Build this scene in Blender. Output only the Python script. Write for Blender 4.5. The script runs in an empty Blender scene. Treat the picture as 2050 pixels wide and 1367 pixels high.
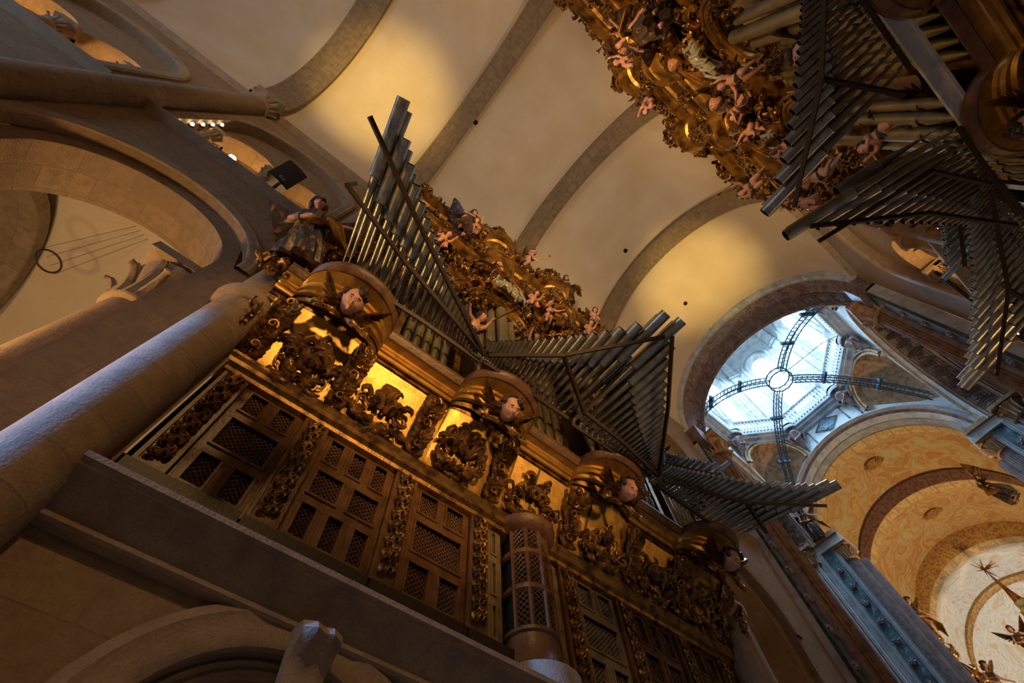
import bpy, bmesh, math, random
import numpy as np
from mathutils import Vector, Matrix, Euler
sin, cos, pi = math.sin, math.cos, math.pi
SC = bpy.context.scene
COL = SC.collection
rnd = random.Random(7)
# ------------------------------------------------------------------ camera
cd = bpy.data.cameras.new('camera'); cam = bpy.data.objects.new('camera', cd); COL.objects.link(cam)
cd.sensor_width = 36.0; cd.lens = 970.914 / 2050 * 36.0; cd.clip_end = 200; cd.clip_start = .05
_B = ((0.63406725, 0.71961673, 0.28303795), (0.77208604, -0.56884271, -0.28337452), (-0.04291697, 0.39820816, -0.91629056))
m = Matrix.Identity(4)
for i in range(3):
    for j in range(3): m[i][j] = _B[i][j]
m[2][3] = 1.6
cam.matrix_world = m
SC.camera = cam
SC.view_settings.view_transform = 'Standard'; SC.view_settings.look = 'None'
SC.view_settings.exposure = 0.0; SC.view_settings.gamma = 1.0
SC.view_settings.use_curve_mapping = False
try:
    SC.cycles.max_bounces = 4; SC.cycles.diffuse_bounces = 3; SC.cycles.glossy_bounces = 2; SC.cycles.use_adaptive_sampling = True; SC.cycles.adaptive_threshold = .04; SC.cycles.adaptive_min_samples = 12
    SC.cycles.use_denoising = True; SC.cycles.sample_clamp_indirect = 4.0
except Exception: pass
# ------------------------------------------------------------------ sky
W = bpy.data.worlds.new('sky'); SC.world = W; W.use_nodes = True
wn = W.node_tree.nodes; bgn = wn['Background']
bgn.inputs[0].default_value = (.55, .72, 1.0, 1); bgn.inputs[1].default_value = .35
# ------------------------------------------------------------------ lights
WARM = (1.0, .58, .20); WARM2 = (1.0, .72, .34); COOL = (.22, .48, 1.0); POOL = (1.0, .68, .17); WARM3 = (1.0, .74, .44)
def lamp(name, kind, loc, target, power, color, size=.3, angle=60, blend=.8):
    l = bpy.data.lights.new(name, kind); o = bpy.data.objects.new(name, l); COL.objects.link(o)
    o.location = loc; l.energy = power; l.color = color
    if kind == 'AREA': l.shape = 'DISK'; l.size = size
    else: l.shadow_soft_size = size
    if kind == 'SPOT': l.spot_size = math.radians(angle); l.spot_blend = blend
    if target is not None:
        o.rotation_euler = (Vector(target) - Vector(loc)).to_track_quat('-Z', 'Y').to_euler()
    return o
# floodlights on the gallery sills that throw warm pools of light on the nave vault
lamp('vault_flood', 'SPOT', (3.6, -3.4, 12.2), (-1.6, -3.4, 20.4), 3600, POOL, .15, 36, 1)
lamp('vault_flood', 'SPOT', (3.4, 1.2, 13.0), (-2.7, 1.3, 19.2), 2400, POOL, .15, 34, 1)
lamp('vault_flood', 'SPOT', (-2.9, 9.9, 12.2), (1.0, 10.0, 20.6), 3200, POOL, .15, 38, 1)
lamp('vault_wash', 'SPOT', (3.0, -6.4, 11.8), (-.2, -5.0, 21), 640, WARM3, .3, 140, 1)  # wide spots without fixtures, added to brighten the vault as a whole
lamp('vault_wash', 'SPOT', (-.2, 3.2, 12.6), (.6, 3.4, 21), 560, WARM3, .3, 150, 1)
lamp('vault_wash', 'SPOT', (2.6, 9.6, 11.8), (.2, 8.6, 21), 460, WARM3, .3, 140, 1)
# unseen warm fill points added low in the nave; aisle lamps without fixtures
for x, y, z, p in ((3.2, -5.5, 7.5, 45), (2.9, 9.2, 6.0, 60)):
    lamp('nave_fill', 'POINT', (x, y, z), None, p, WARM, .3)
for x, y, z, p in ((-4.3, -3.9, 5.0, 380), (-6.0, 9.9, 5.2, 60), (7.6, 9.6, 5.0, 120)):
    lamp('aisle_lantern', 'POINT', (x, y, z), None, p, WARM, .25)
lamp('aisle_lantern', 'POINT', (-6.6, -3.4, 6.2), None, 120, (1.0, .80, .55), .25)
for x, y, z, p in ((-5.2, -3.4, 12.3, 240), (-5.2, -7.6, 12.3, 260), (5.9, 9.8, 12.0, 260)):
    lamp('gallery_lantern', 'POINT', (x, y, z), None, p, WARM, .15)
# organ lamps on the opposite fronts
lamp('organ_flood', 'SPOT', (3.3, 1.2, 5.6), (-3.1, 2.0, 7.5), 1150, WARM, .25, 44, .9)
lamp('organ_flood', 'SPOT', (3.3, -.9, 6.0), (-3.0, .2, 7.4), 800, WARM, .25, 30, .9)
lamp('organ_flood', 'SPOT', (3.3, 4.4, 5.4), (-3.0, 4.2, 7.5), 700, WARM, .25, 30, .9)
lamp('organ_flood', 'SPOT', (3.9, -2.2, 11.9), (-3.5, 1.8, 4.0), 900, WARM, .15, 62, 1)
lamp('organ_flood', 'SPOT', (3.0, -1.5, 9.0), (-2.6, 2.6, 13.2), 2400, WARM, .15, 62, 1)
lamp('organ_flood', 'SPOT', (-2.0, -1.0, 9.6), (4.0, 3.2, 14.6), 1900, WARM, .15, 54, 1)
lamp('organ_flood', 'SPOT', (-2.2, 3.4, 8.8), (3.6, 4.6, 9.8), 90, WARM, .15, 80, 1)
# daylight: west front window, lantern of the crossing
lamp('west_daylight', 'AREA', (-.9, -13.8, 9.0), (-3.3, 0, 6.0), 70, COOL, 1.4)
lamp('west_column_spot', 'SPOT', (-2.8, -13.6, 7.6), (-3.38, -1.3, 5.0), 19000, (.08, .33, 1.0), .12, 16, .6)  # narrow blue spot added at the west window to light one column
lamp('lantern_daylight', 'AREA', (.23, 17.8, 29.5), (.23, 17.8, 10), 2400, (.40, .68, 1.0), 5.0)
lamp('lantern_sunbeam', 'SPOT', (.6, 19.5, 29.0), (1.8, 4.2, 8.0), 26000, (.28, .55, 1.0), .5, 36, 1)
# choir lamps
lamp('choir_flood', 'SPOT', (-.2, 24.2, 7.5), (-.2, 25.5, 20), 2300, (1.0, .66, .30), .4, 120, 1)
lamp('choir_flood', 'SPOT', (-.2, 28.0, 7.5), (-.2, 29.0, 20), 1900, (1.0, .70, .36), .4, 120, 1)
lamp('apse_flood', 'SPOT', (-.6, 31.0, 8.0), (-.2, 34.5, 17), 2400, (.95, .92, .86), .4, 110, 1)
# ------------------------------------------------------------------ helpers
def setp(o, label=None, cat=None, group=None, kind=None):
    if label: o['label'] = label
    if cat: o['category'] = cat
    if group: o['group'] = group
    if kind: o['kind'] = kind
    return o
def empty(name, label, cat, loc=(0, 0, 0), group=None, rz=0):
    o = bpy.data.objects.new(name, None); COL.objects.link(o); o.location = loc; o.rotation_euler = (0, 0, rz)
    o.empty_display_size = .1
    return setp(o, label, cat, group)
class MB:
    def __init__(s): s.v = []; s.f = []; s.uv = []; s.inner = []
    def quad(s, a, b, c, d, uv=None):
        n = len(s.v); s.v += [a, b, c, d]; s.f.append((n, n+1, n+2, n+3))
        s.uv.append(uv or ((0, 0), (1, 0), (1, 1), (0, 1)))
    def grid(s, rows, uvs=None, close_u=False, close_v=False):
        """rows: list of lists of points, shared vertices"""
        n0 = len(s.v); R = len(rows); Cn = len(rows[0])
        for r in rows: s.v += [tuple(p) for p in r]
        if uvs is None:
            L = [0.]
            for i in range(1, R): L.append(L[-1] + (Vector(rows[i][Cn//2]) - Vector(rows[i-1][Cn//2])).length)
            Wd = [0.]
            for j in range(1, Cn): Wd.append(Wd[-1] + (Vector(rows[R//2][j]) - Vector(rows[R//2][j-1])).length)
            L.append(L[-1] + .1); Wd.append(Wd[-1] + .1)
            U = lambda i, j: (L[i], Wd[j])
        else: U = lambda i, j: uvs[i][j]
        for i in range(R if close_u else R-1):
            i2 = (i+1) % R
            for j in range(Cn if close_v else Cn-1):
                j2 = (j+1) % Cn
                s.f.append((n0+i*Cn+j, n0+i*Cn+j2, n0+i2*Cn+j2, n0+i2*Cn+j))
                if uvs is None: s.uv.append((U(i, j), U(i, j+1), U(i+1, j+1), U(i+1, j)))
                else: s.uv.append((U(i, j), U(i, j2), U(i2, j2), U(i2, j)))
        return s
    def poly(s, pts):
        n = len(s.v); s.v += [tuple(p) for p in pts]; s.f.append(tuple(range(n, n+len(pts))))
        s.uv.append(tuple((p[1], p[2]) for p in pts))
    def box(s, x0, x1, y0, y1, z0, z1, M=None, taper=0):
        P = [(x0, y0, z0), (x1, y0, z0), (x1, y1, z0), (x0, y1, z0), (x0, y0, z1), (x1, y0, z1), (x1, y1, z1), (x0, y1, z1)]
        if taper:
            cx, cy = (x0+x1)/2, (y0+y1)/2
            P = P[:4] + [(cx+(p[0]-cx)*(1-taper), cy+(p[1]-cy)*(1-taper), p[2]) for p in P[4:]]
        if M is not None: P = [tuple(M @ Vector(p)) for p in P]
        n = len(s.v); s.v += P
        for f in ((0, 3, 2, 1), (4, 5, 6, 7), (0, 1, 5, 4), (1, 2, 6, 5), (2, 3, 7, 6), (3, 0, 4, 7)):
            s.f.append(tuple(n+i for i in f))
            a, b, c = Vector(P[f[0]]), Vector(P[f[1]]), Vector(P[f[2]])
            w, h = (b-a).length, (c-b).length
            s.uv.append(((0, 0), (w, 0), (w, h), (0, h)))
        return s
    def tube(s, path, rad, n=8, cap=True, squash=None):
        """rad: number or list; path of points"""
        path = [Vector(p) for p in path]; k = len(path)
        R = rad if isinstance(rad, (list, tuple)) else [rad]*k
        rows = []; up = None
        for i in range(k):
            t = (path[min(i+1, k-1)] - path[max(i-1, 0)])
            if t.length < 1e-9: t = Vector((0, 0, 1))
            t.normalize()
            if up is None: up = Vector((0, 0, 1)) if abs(t.z) < .9 else Vector((1, 0, 0))
            a = t.cross(up)
            if a.length < 1e-6: a = t.orthogonal()
            a.normalize(); b = a.cross(t).normalized(); up = b
            q = squash or 1.
            rows.append([path[i] + a*cos(2*pi*j/n)*R[i] + b*sin(2*pi*j/n)*R[i]*q for j in range(n)])
        s.grid(rows, close_v=True)
        if cap:
            n0 = len(s.v) - k*n
            s.f.append(tuple(n0+j for j in range(n))); s.uv.append(tuple((0, 0) for _ in range(n)))
            s.f.append(tuple(n0+(k-1)*n+j for j in reversed(range(n)))); s.uv.append(tuple((0, 0) for _ in range(n)))
        return s
    def lathe(s, prof, c=(0, 0, 0), n=24, a0=0, a1=2*pi, M=None, sx=1, sy=1):
        full = abs(a1-a0-2*pi) < 1e-6; N = n if full else n+1
        rows = []; uvs = []
        L = 0; pr = None
        for r, z in prof:
            if pr is not None: L += math.hypot(r-pr[0], z-pr[1])
            pr = (r, z)
            row = []; uvr = []
            for j in range(N):
                a = a0 + (a1-a0)*j/n
                p = Vector((c[0]+r*cos(a)*sx, c[1]+r*sin(a)*sy, c[2]+z))
                if M is not None: p = M @ p
                row.append(p); uvr.append((a*max(.1, prof[0][0]), L))
            rows.append(row); uvs.append(uvr)
        s.grid(rows, uvs, close_v=full); return s
    def obj(s, name, mat, parent=None, smooth=True, label=None, cat=None, group=None, kind=None, loc=None, auto=40):
        me = bpy.data.meshes.new(name); me.from_pydata([tuple(p) for p in s.v], [], s.f); me.update()
        uvl = me.uv_layers.new(name='UVMap')
        flat = [c for fuv in s.uv for uv in fuv for c in uv]
        if len(flat) == 2*len(me.loops): uvl.data.foreach_set('uv', flat)
        me.materials.append(mat)
        if smooth:
            me.polygons.foreach_set('use_smooth', [True]*len(me.polygons))
            try: me.set_sharp_from_angle(angle=math.radians(auto))
            except Exception: pass
        o = bpy.data.objects.new(name, me); COL.objects.link(o)
        if parent is not None: o.parent = parent
        if loc is not None: o.location = loc
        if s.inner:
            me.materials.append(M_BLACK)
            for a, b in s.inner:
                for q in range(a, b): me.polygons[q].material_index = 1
        return setp(o, label, cat, group, kind)
def inst(src, name=None, parent=None, loc=None, rot=None, scale=None, label=None, group=None, cat=None):
    """a copy of a thing with copies of its parts"""
    r = src.copy(); COL.objects.link(r)
    if name: r.name = name
    if parent is not None: r.parent = parent
    if loc is not None: r.location = loc
    if rot is not None: r.rotation_euler = rot
    if scale is not None: r.scale = scale if isinstance(scale, (tuple, list)) else (scale,)*3
    setp(r, label, cat, group)
    for ch in list(src.children):
        c = inst(ch, parent=r); c.matrix_parent_inverse = ch.matrix_parent_inverse.copy()
    return r
def tree_copy(o, par=None):
    return inst(o, parent=par)
# ------------------------------------------------------------------ materials
def mat(name, color, rough=.7, metal=0., noise=None, bump=None, brick=None, emit=None, spec=.5):
    m = bpy.data.materials.new(name); m.use_nodes = True; nt = m.node_tree; N = nt.nodes; L = nt.links
    b = N['Principled BSDF']; b.inputs['Roughness'].default_value = rough; b.inputs['Metallic'].default_value = metal
    b.inputs['Specular IOR Level'].default_value = spec
    col = None
    rgb = N.new('ShaderNodeRGB'); rgb.outputs[0].default_value = (*color, 1); col = rgb.outputs[0]
    tc = N.new('ShaderNodeTexCoord')
    if brick:                       # (width, height, mortar size, mortar colour, variation)
        bw, bh, ms, mc, var = brick
        br = N.new('ShaderNodeTexBrick'); L.new(tc.outputs['UV'], br.inputs['Vector'])
        br.inputs['Scale'].default_value = 1.0
        br.inputs['Brick Width'].default_value = bw; br.inputs['Row Height'].default_value = bh
        br.inputs['Mortar Size'].default_value = ms; br.inputs['Mortar Smooth'].default_value = .3
        c1 = tuple(min(1, c*(1+var)) for c in color); c2 = tuple(c*(1-var) for c in color)
        br.inputs['Color1'].default_value = (*c1, 1); br.inputs['Color2'].default_value = (*c2, 1)
        br.inputs['Mortar'].default_value = (*mc, 1); br.offset = .37; br.squash = 1
        col = br.outputs['Color']
    def mixmul(colsock, fac, dark, lo, hi):
        mr = N.new('ShaderNodeMapRange'); L.new(fac, mr.inputs['Value'])
        mr.inputs['From Min'].default_value = lo; mr.inputs['From Max'].default_value = hi
        mx = N.new('ShaderNodeMix'); mx.data_type = 'RGBA'; L.new(mr.outputs['Result'], mx.inputs['Factor'])
        L.new(colsock, mx.inputs['A']); mx.inputs['B'].default_value = (*dark, 1)
        return mx.outputs['Result']
    for (sc, c2, lo, hi, det) in (noise or []):
        nz = N.new('ShaderNodeTexNoise'); L.new(tc.outputs['Object'], nz.inputs['Vector'])
        nz.inputs['Scale'].default_value = sc; nz.inputs['Detail'].default_value = det
        col = mixmul(col, nz.outputs['Fac'], c2, lo, hi)
    L.new(col, b.inputs['Base Color'])
    if bump:
        sc, st, det = bump
        nz = N.new('ShaderNodeTexNoise'); L.new(tc.outputs['Object'], nz.inputs['Vector'])
        nz.inputs['Scale'].default_value = sc; nz.inputs['Detail'].default_value = det
        bp = N.new('ShaderNodeBump'); bp.inputs['Strength'].default_value = st; bp.inputs['Distance'].default_value = .02
        h = nz.outputs['Fac']
        if brick:
            ad = N.new('ShaderNodeMath'); ad.operation = 'MULTIPLY_ADD'; L.new(br.outputs['Fac'], ad.inputs[0])
            ad.inputs[1].default_value = -1.5; L.new(nz.outputs['Fac'], ad.inputs[2]); h = ad.outputs[0]
        L.new(h, bp.inputs['Height']); L.new(bp.outputs['Normal'], b.inputs['Normal'])
    if emit:
        b.inputs['Emission Color'].default_value = (*emit[0], 1); b.inputs['Emission Strength'].default_value = emit[1]
    return m
MC = (.25, .17, .10)
M_STONE = mat('granite', (.31, .205, .115), .85, 0, [(9, (.23, .15, .085), .42, .72, 6), (60, (.20, .14, .09), .5, .8, 2)], (40, .35, 4), (.62, .36, .012, MC, .13))
M_STONEP = mat('granite_plain', (.37, .26, .155), .85, 0, [(5, (.25, .175, .115), .42, .72, 6), (60, (.22, .155, .10), .5, .8, 2)], (40, .35, 4))
M_RIB = mat('rib_stone', (.25, .175, .105), .85, 0, [(7, (.16, .11, .065), .4, .75, 6)], (40, .3, 4), (.42, .30, .010, (.18, .125, .075), .12))
M_PLASTER = mat('lime_plaster', (.64, .52, .39), .9, 0, [(.9, (.56, .44, .29), .35, .7, 5), (14, (.54, .43, .29), .58, .85, 3)], (60, .12, 4))
M_FLOOR = mat('floor_stone', (.30, .26, .22), .6, 0, [(5, (.2, .17, .14), .4, .7, 4)], None, (1.1, .7, .01, (.12, .1, .08), .1))
M_GOLD = mat('gold_leaf', (.72, .42, .11), .40, .85, [(7, (.42, .22, .04), .45, .75, 5), (1.5, (.46, .26, .05), .5, .75, 3)], (60, .16, 3))
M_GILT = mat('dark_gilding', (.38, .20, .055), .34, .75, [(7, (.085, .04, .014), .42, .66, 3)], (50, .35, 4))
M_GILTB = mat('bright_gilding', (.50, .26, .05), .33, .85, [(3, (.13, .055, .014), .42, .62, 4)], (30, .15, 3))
M_WOOD = mat('walnut', (.17, .075, .026), .42, 0, [(6, (.075, .03, .011), .4, .7, 6), (40, (.22, .11, .04), .6, .8, 3)], (30, .25, 5))
M_WOODD = mat('dark_oak', (.022, .013, .008), .5, 0, [(10, (.018, .010, .006), .4, .7, 4)], (30, .2, 4))
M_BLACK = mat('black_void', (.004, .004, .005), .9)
M_TIN = mat('pipe_metal', (.42, .40, .35), .32, .75, [(9, (.27, .25, .20), .4, .7, 4)], (60, .12, 3))
M_TINL = mat('facade_tin', (.33, .28, .15), .42, .6, [(6, (.24, .20, .11), .4, .7, 3)], (60, .08, 3))
M_IRON = mat('wrought_iron', (.045, .025, .020), .55, .4, [(20, (.025, .015, .012), .4, .7, 3)])
M_IRONB = mat('blue_iron', (.04, .10, .16), .5, .5)
M_SKIN = mat('painted_flesh', (.62, .32, .21), .42, 0, [(9, (.50, .22, .14), .45, .75, 3)])
M_HAIR = mat('carved_hair', (.055, .028, .014), .5, 0, None, (40, .5, 3))
M_ROBE = mat('painted_robe', (.20, .095, .05), .4, .3, [(7, (.46, .24, .05), .55, .62, 2), (9, (.06, .045, .045), .35, .45, 3)], (20, .3, 3))
M_WHITE = mat('silvered_cloth', (.45, .44, .38), .4, .3, [(9, (.25, .26, .20), .4, .7, 3)])
M_SPK = mat('speaker_black', (.012, .016, .022), .5, 0, None, (300, .3, 2))
M_LETTER = mat('light_lettering', (.65, .65, .62), .5)
M_BULB = mat('lit_bulb', (1, .9, .7), .5, 0, emit=((1, .82, .5), 18))
M_BULBB = mat('lit_flood', (1, .9, .7), .5, 0, emit=((1, .86, .58), 60))
M_PANE = mat('sky_pane', (.8, .9, 1), .4, 0, emit=((.66, .86, 1.0), 2.6))
M_PANEW = mat('west_pane', (.8, .9, 1), .4, 0, emit=((.45, .68, 1.0), 3))
M_MARB = mat('blue_grey_marble', (.42, .44, .46), .55, 0, [(2.2, (.30, .32, .35), .45, .6, 8), (6, (.55, .55, .54), .58, .7, 5)], (30, .15, 3))
M_MARBL = mat('pale_marble', (.62, .62, .60), .6, 0, [(3, (.42, .44, .46), .5, .62, 8)], (30, .15, 3))
M_LANT = mat('lantern_stone', (.44, .44, .42), .7, 0, [(3, (.30, .31, .31), .45, .62, 8)], (30, .15, 3), (.9, .42, .012, (.26, .26, .25), .12))
M_PURP = mat('purple_marble', (.17, .13, .14), .5, 0, [(4, (.11, .06, .065), .45, .6, 6), (14, (.34, .25, .22), .56, .66, 4)], (30, .25, 3))
M_OCHRE = mat('ochre_painted_stone', (.50, .30, .15), .6, 0, [(5, (.32, .17, .08), .45, .62, 6)], (30, .25, 3))
M_BLUEM = mat('blue_painted_marble', (.10, .19, .24), .5, 0, [(4, (.05, .09, .12), .45, .6, 6), (9, (.34, .36, .34), .58, .68, 4)], (30, .25, 3))
M_GREENM = mat('green_floral_marble', (.045, .085, .08), .45, 0, [(6, (.02, .035, .035), .45, .6, 6), (5, (.20, .09, .075), .56, .63, 5)], (30, .25, 3))
M_MAUVE = mat('mauve_marble', (.30, .22, .20), .5, 0, [(5, (.19, .13, .12), .45, .62, 6)], (30, .2, 3))
M_BROWNM = mat('brown_marble', (.24, .12, .06), .45, 0, [(5, (.12, .06, .035), .45, .62, 6)], (30, .2, 3))
def painted(name, cols, cline, sc=.5):
    """fresco: warped patches of several pigments with thin brush-drawn outlines"""
    m = mat(name, cols[0], .7, 0, None, (25, .12, 3)); nt = m.node_tree; N = nt.nodes; L = nt.links; b = N['Principled BSDF']
    tc = N.new('ShaderNodeTexCoord')
    nz = N.new('ShaderNodeTexNoise'); L.new(tc.outputs['Object'], nz.inputs['Vector']); nz.inputs['Scale'].default_value = sc; nz.inputs['Detail'].default_value = 6; nz.inputs['Distortion'].default_value = 1.6
    cr = N.new('ShaderNodeValToRGB'); L.new(nz.outputs['Fac'], cr.inputs['Fac']); E = cr.color_ramp.elements
    pos = (.30, .42, .48, .54, .60, .72); E[0].position = pos[0]; E[1].position = pos[5]
    for q in pos[1:5]: E.new(q)
    for q in range(6): E[q].color = (*cols[q % len(cols)], 1)
    n2 = N.new('ShaderNodeTexNoise'); L.new(tc.outputs['Object'], n2.inputs['Vector']); n2.inputs['Scale'].default_value = sc*2.2; n2.inputs['Detail'].default_value = 3; n2.inputs['Distortion'].default_value = 2.2
    mu = N.new('ShaderNodeMath'); mu.operation = 'MULTIPLY'; L.new(n2.outputs['Fac'], mu.inputs[0]); mu.inputs[1].default_value = 9
    fr = N.new('ShaderNodeMath'); fr.operation = 'PINGPONG'; L.new(mu.outputs[0], fr.inputs[0]); fr.inputs[1].default_value = 1
    mr = N.new('ShaderNodeMapRange'); L.new(fr.outputs[0], mr.inputs['Value']); mr.inputs['From Min'].default_value = .02; mr.inputs['From Max'].default_value = .10
    mx = N.new('ShaderNodeMix'); mx.data_type = 'RGBA'; L.new(mr.outputs['Result'], mx.inputs['Factor']); mx.inputs['A'].default_value = (*cline, 1); L.new(cr.outputs['Color'], mx.inputs['B'])
    n3 = N.new('ShaderNodeTexNoise'); L.new(tc.outputs['Object'], n3.inputs['Vector']); n3.inputs['Scale'].default_value = 1.1; n3.inputs['Detail'].default_value = 2
    m3 = N.new('ShaderNodeMapRange'); L.new(n3.outputs['Fac'], m3.inputs['Value']); m3.inputs['From Min'].default_value = .4; m3.inputs['From Max'].default_value = .6; m3.inputs['To Min'].default_value = .15; m3.inputs['To Max'].default_value = .9
    m4 = N.new('ShaderNodeMix'); m4.data_type = 'RGBA'; L.new(m3.outputs['Result'], m4.inputs['Factor']); L.new(cr.outputs['Color'], m4.inputs['A']); L.new(mx.outputs['Result'], m4.inputs['B'])
    L.new(m4.outputs['Result'], b.inputs['Base Color'])
    return m
M_FRESCO = painted('choir_fresco', ((.58, .40, .16), (.50, .25, .08), (.64, .46, .20), (.55, .30, .10), (.56, .50, .26), (.62, .40, .16)), (.30, .13, .04), .8)
M_FRESCOW = painted('apse_fresco', ((.66, .62, .52), (.58, .40, .24), (.68, .64, .54), (.60, .52, .40), (.66, .64, .56), (.52, .30, .17)), (.40, .26, .14), .7)
M_SOFFIT = mat('beige_soffit', (.52, .40, .30), .65, 0, [(5, (.40, .28, .20), .45, .65, 5)], (25, .2, 3))
M_FRESCOD = mat('choir_rib_paint', (.26, .12, .05), .6, 0, [(9, (.14, .06, .025), .45, .6, 5)], (30, .3, 3))
M_FRESCOR = mat('gold_rib_paint', (.48, .26, .06), .55, .2, [(9, (.28, .13, .03), .45, .6, 5)], (30, .4, 3))
M_FRESCOL = mat('panelled_soffit', (.72, .52, .24), .6, 0, [(6, (.55, .36, .15), .45, .62, 5)], None, (.62, .9, .035, (.42, .24, .08), .06))
M_PANEL = mat('carved_panel_stone', (.24, .185, .175), .6, 0, [(5, (.14, .09, .085), .45, .62, 5)], (25, .4, 3))
# ================================================================== architecture
NX, NZ, NR = .385, 16.9, 3.93
RIBS = [(-14.2, .7), (-9.75, .75), (-5.31, .86), (-.96, .70), (3.5, .72), (7.93, .76)]
def PX(s, d=0): return NX + s*(NR + d)
def curtain(mb, P, us, bot, top):
    """vertical wall strip; P(u,z)->point"""
    for a, b in zip(us[:-1], us[1:]):
        q = [(a, bot(a)), (b, bot(b)), (b, top(b)), (a, top(a))]
        if max(q[3][1]-q[0][1], q[2][1]-q[1][1]) < 1e-4: continue
        mb.quad(*[P(u, z) for u, z in q], uv=tuple(q))
def archz(yc, R, zs):
    return lambda y: zs + math.sqrt(max(0, R*R-(y-yc)**2))
def arc_us(yc, R, n=24): return [yc - R*cos(pi*i/n) for i in range(n+1)]
def wall_band(mb, P, y0, y1, z0, z1, yc, R, zs, zb):
    C = lambda v: (lambda y: v)
    curtain(mb, P, [y0, yc-R], C(z0), C(z1)); curtain(mb, P, [yc+R, y1], C(z0), C(z1))
    if zb > z0: curtain(mb, P, [yc-R, yc+R], C(z0), C(zb))
    curtain(mb, P, arc_us(yc, R), archz(yc, R, zs), C(z1))
def arch_path(yc, R, zs, zb, n=24):
    pts = [(yc-R, zb)] + [(yc-R*cos(pi*i/n), zs+R*sin(pi*i/n)) for i in range(n+1)] + [(yc+R, zb)]
    return pts
def reveal(mb, s, d0, d1, yc, R, zs, zb, sill=False, R2=None, n=24):
    R2 = R2 or R
    a = arch_path(yc, R, zs, zb, n); b = arch_path(yc, R2, zs, zb, n)
    mb.grid([[(PX(s, d0), y, z), (PX(s, (d0+d1)/2), (y+y2)/2, (z+z2)/2), (PX(s, d1), y2, z2)] for (y, z), (y2, z2) in zip(a, b)])
    if sill:
        mb.quad((PX(s, d0), yc-R, zb), (PX(s, d0), yc+R, zb), (PX(s, d1), yc+R, zb), (PX(s, d1), yc-R, zb), uv=((0, 0), (2*R, 0), (2*R, .5), (0, .5)))
def ring(mb, s, d, out, yc, R, w, zs, zb, n=24):
    """raised archivolt moulding: radius R..R+w, standing 'out' proud of depth d"""
    prof = [(R, 0), (R, out*.7), (R+w*.25, out), (R+w*.5, out*.75), (R+w*.75, out), (R+w, out*.6), (R+w, 0)]
    rows = []
    for k in range(-1, n+2):
        row = []
        for r, o in prof:
            if k < 0: y, z = yc-r, zb
            elif k > n: y, z = yc+r, zb
            else: y, z = yc-r*cos(pi*k/n), zs+r*sin(pi*k/n)
            row.append((PX(s, d-o), y, z))
        rows.append(row)
    mb.grid(rows)
BAYS = [(-14.2, -9.75), (-9.75, -5.31), (-5.31, -.96), (-.96, 3.5), (3.5, 7.93), (7.93, 12.35)]
SILL = 11.4
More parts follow.
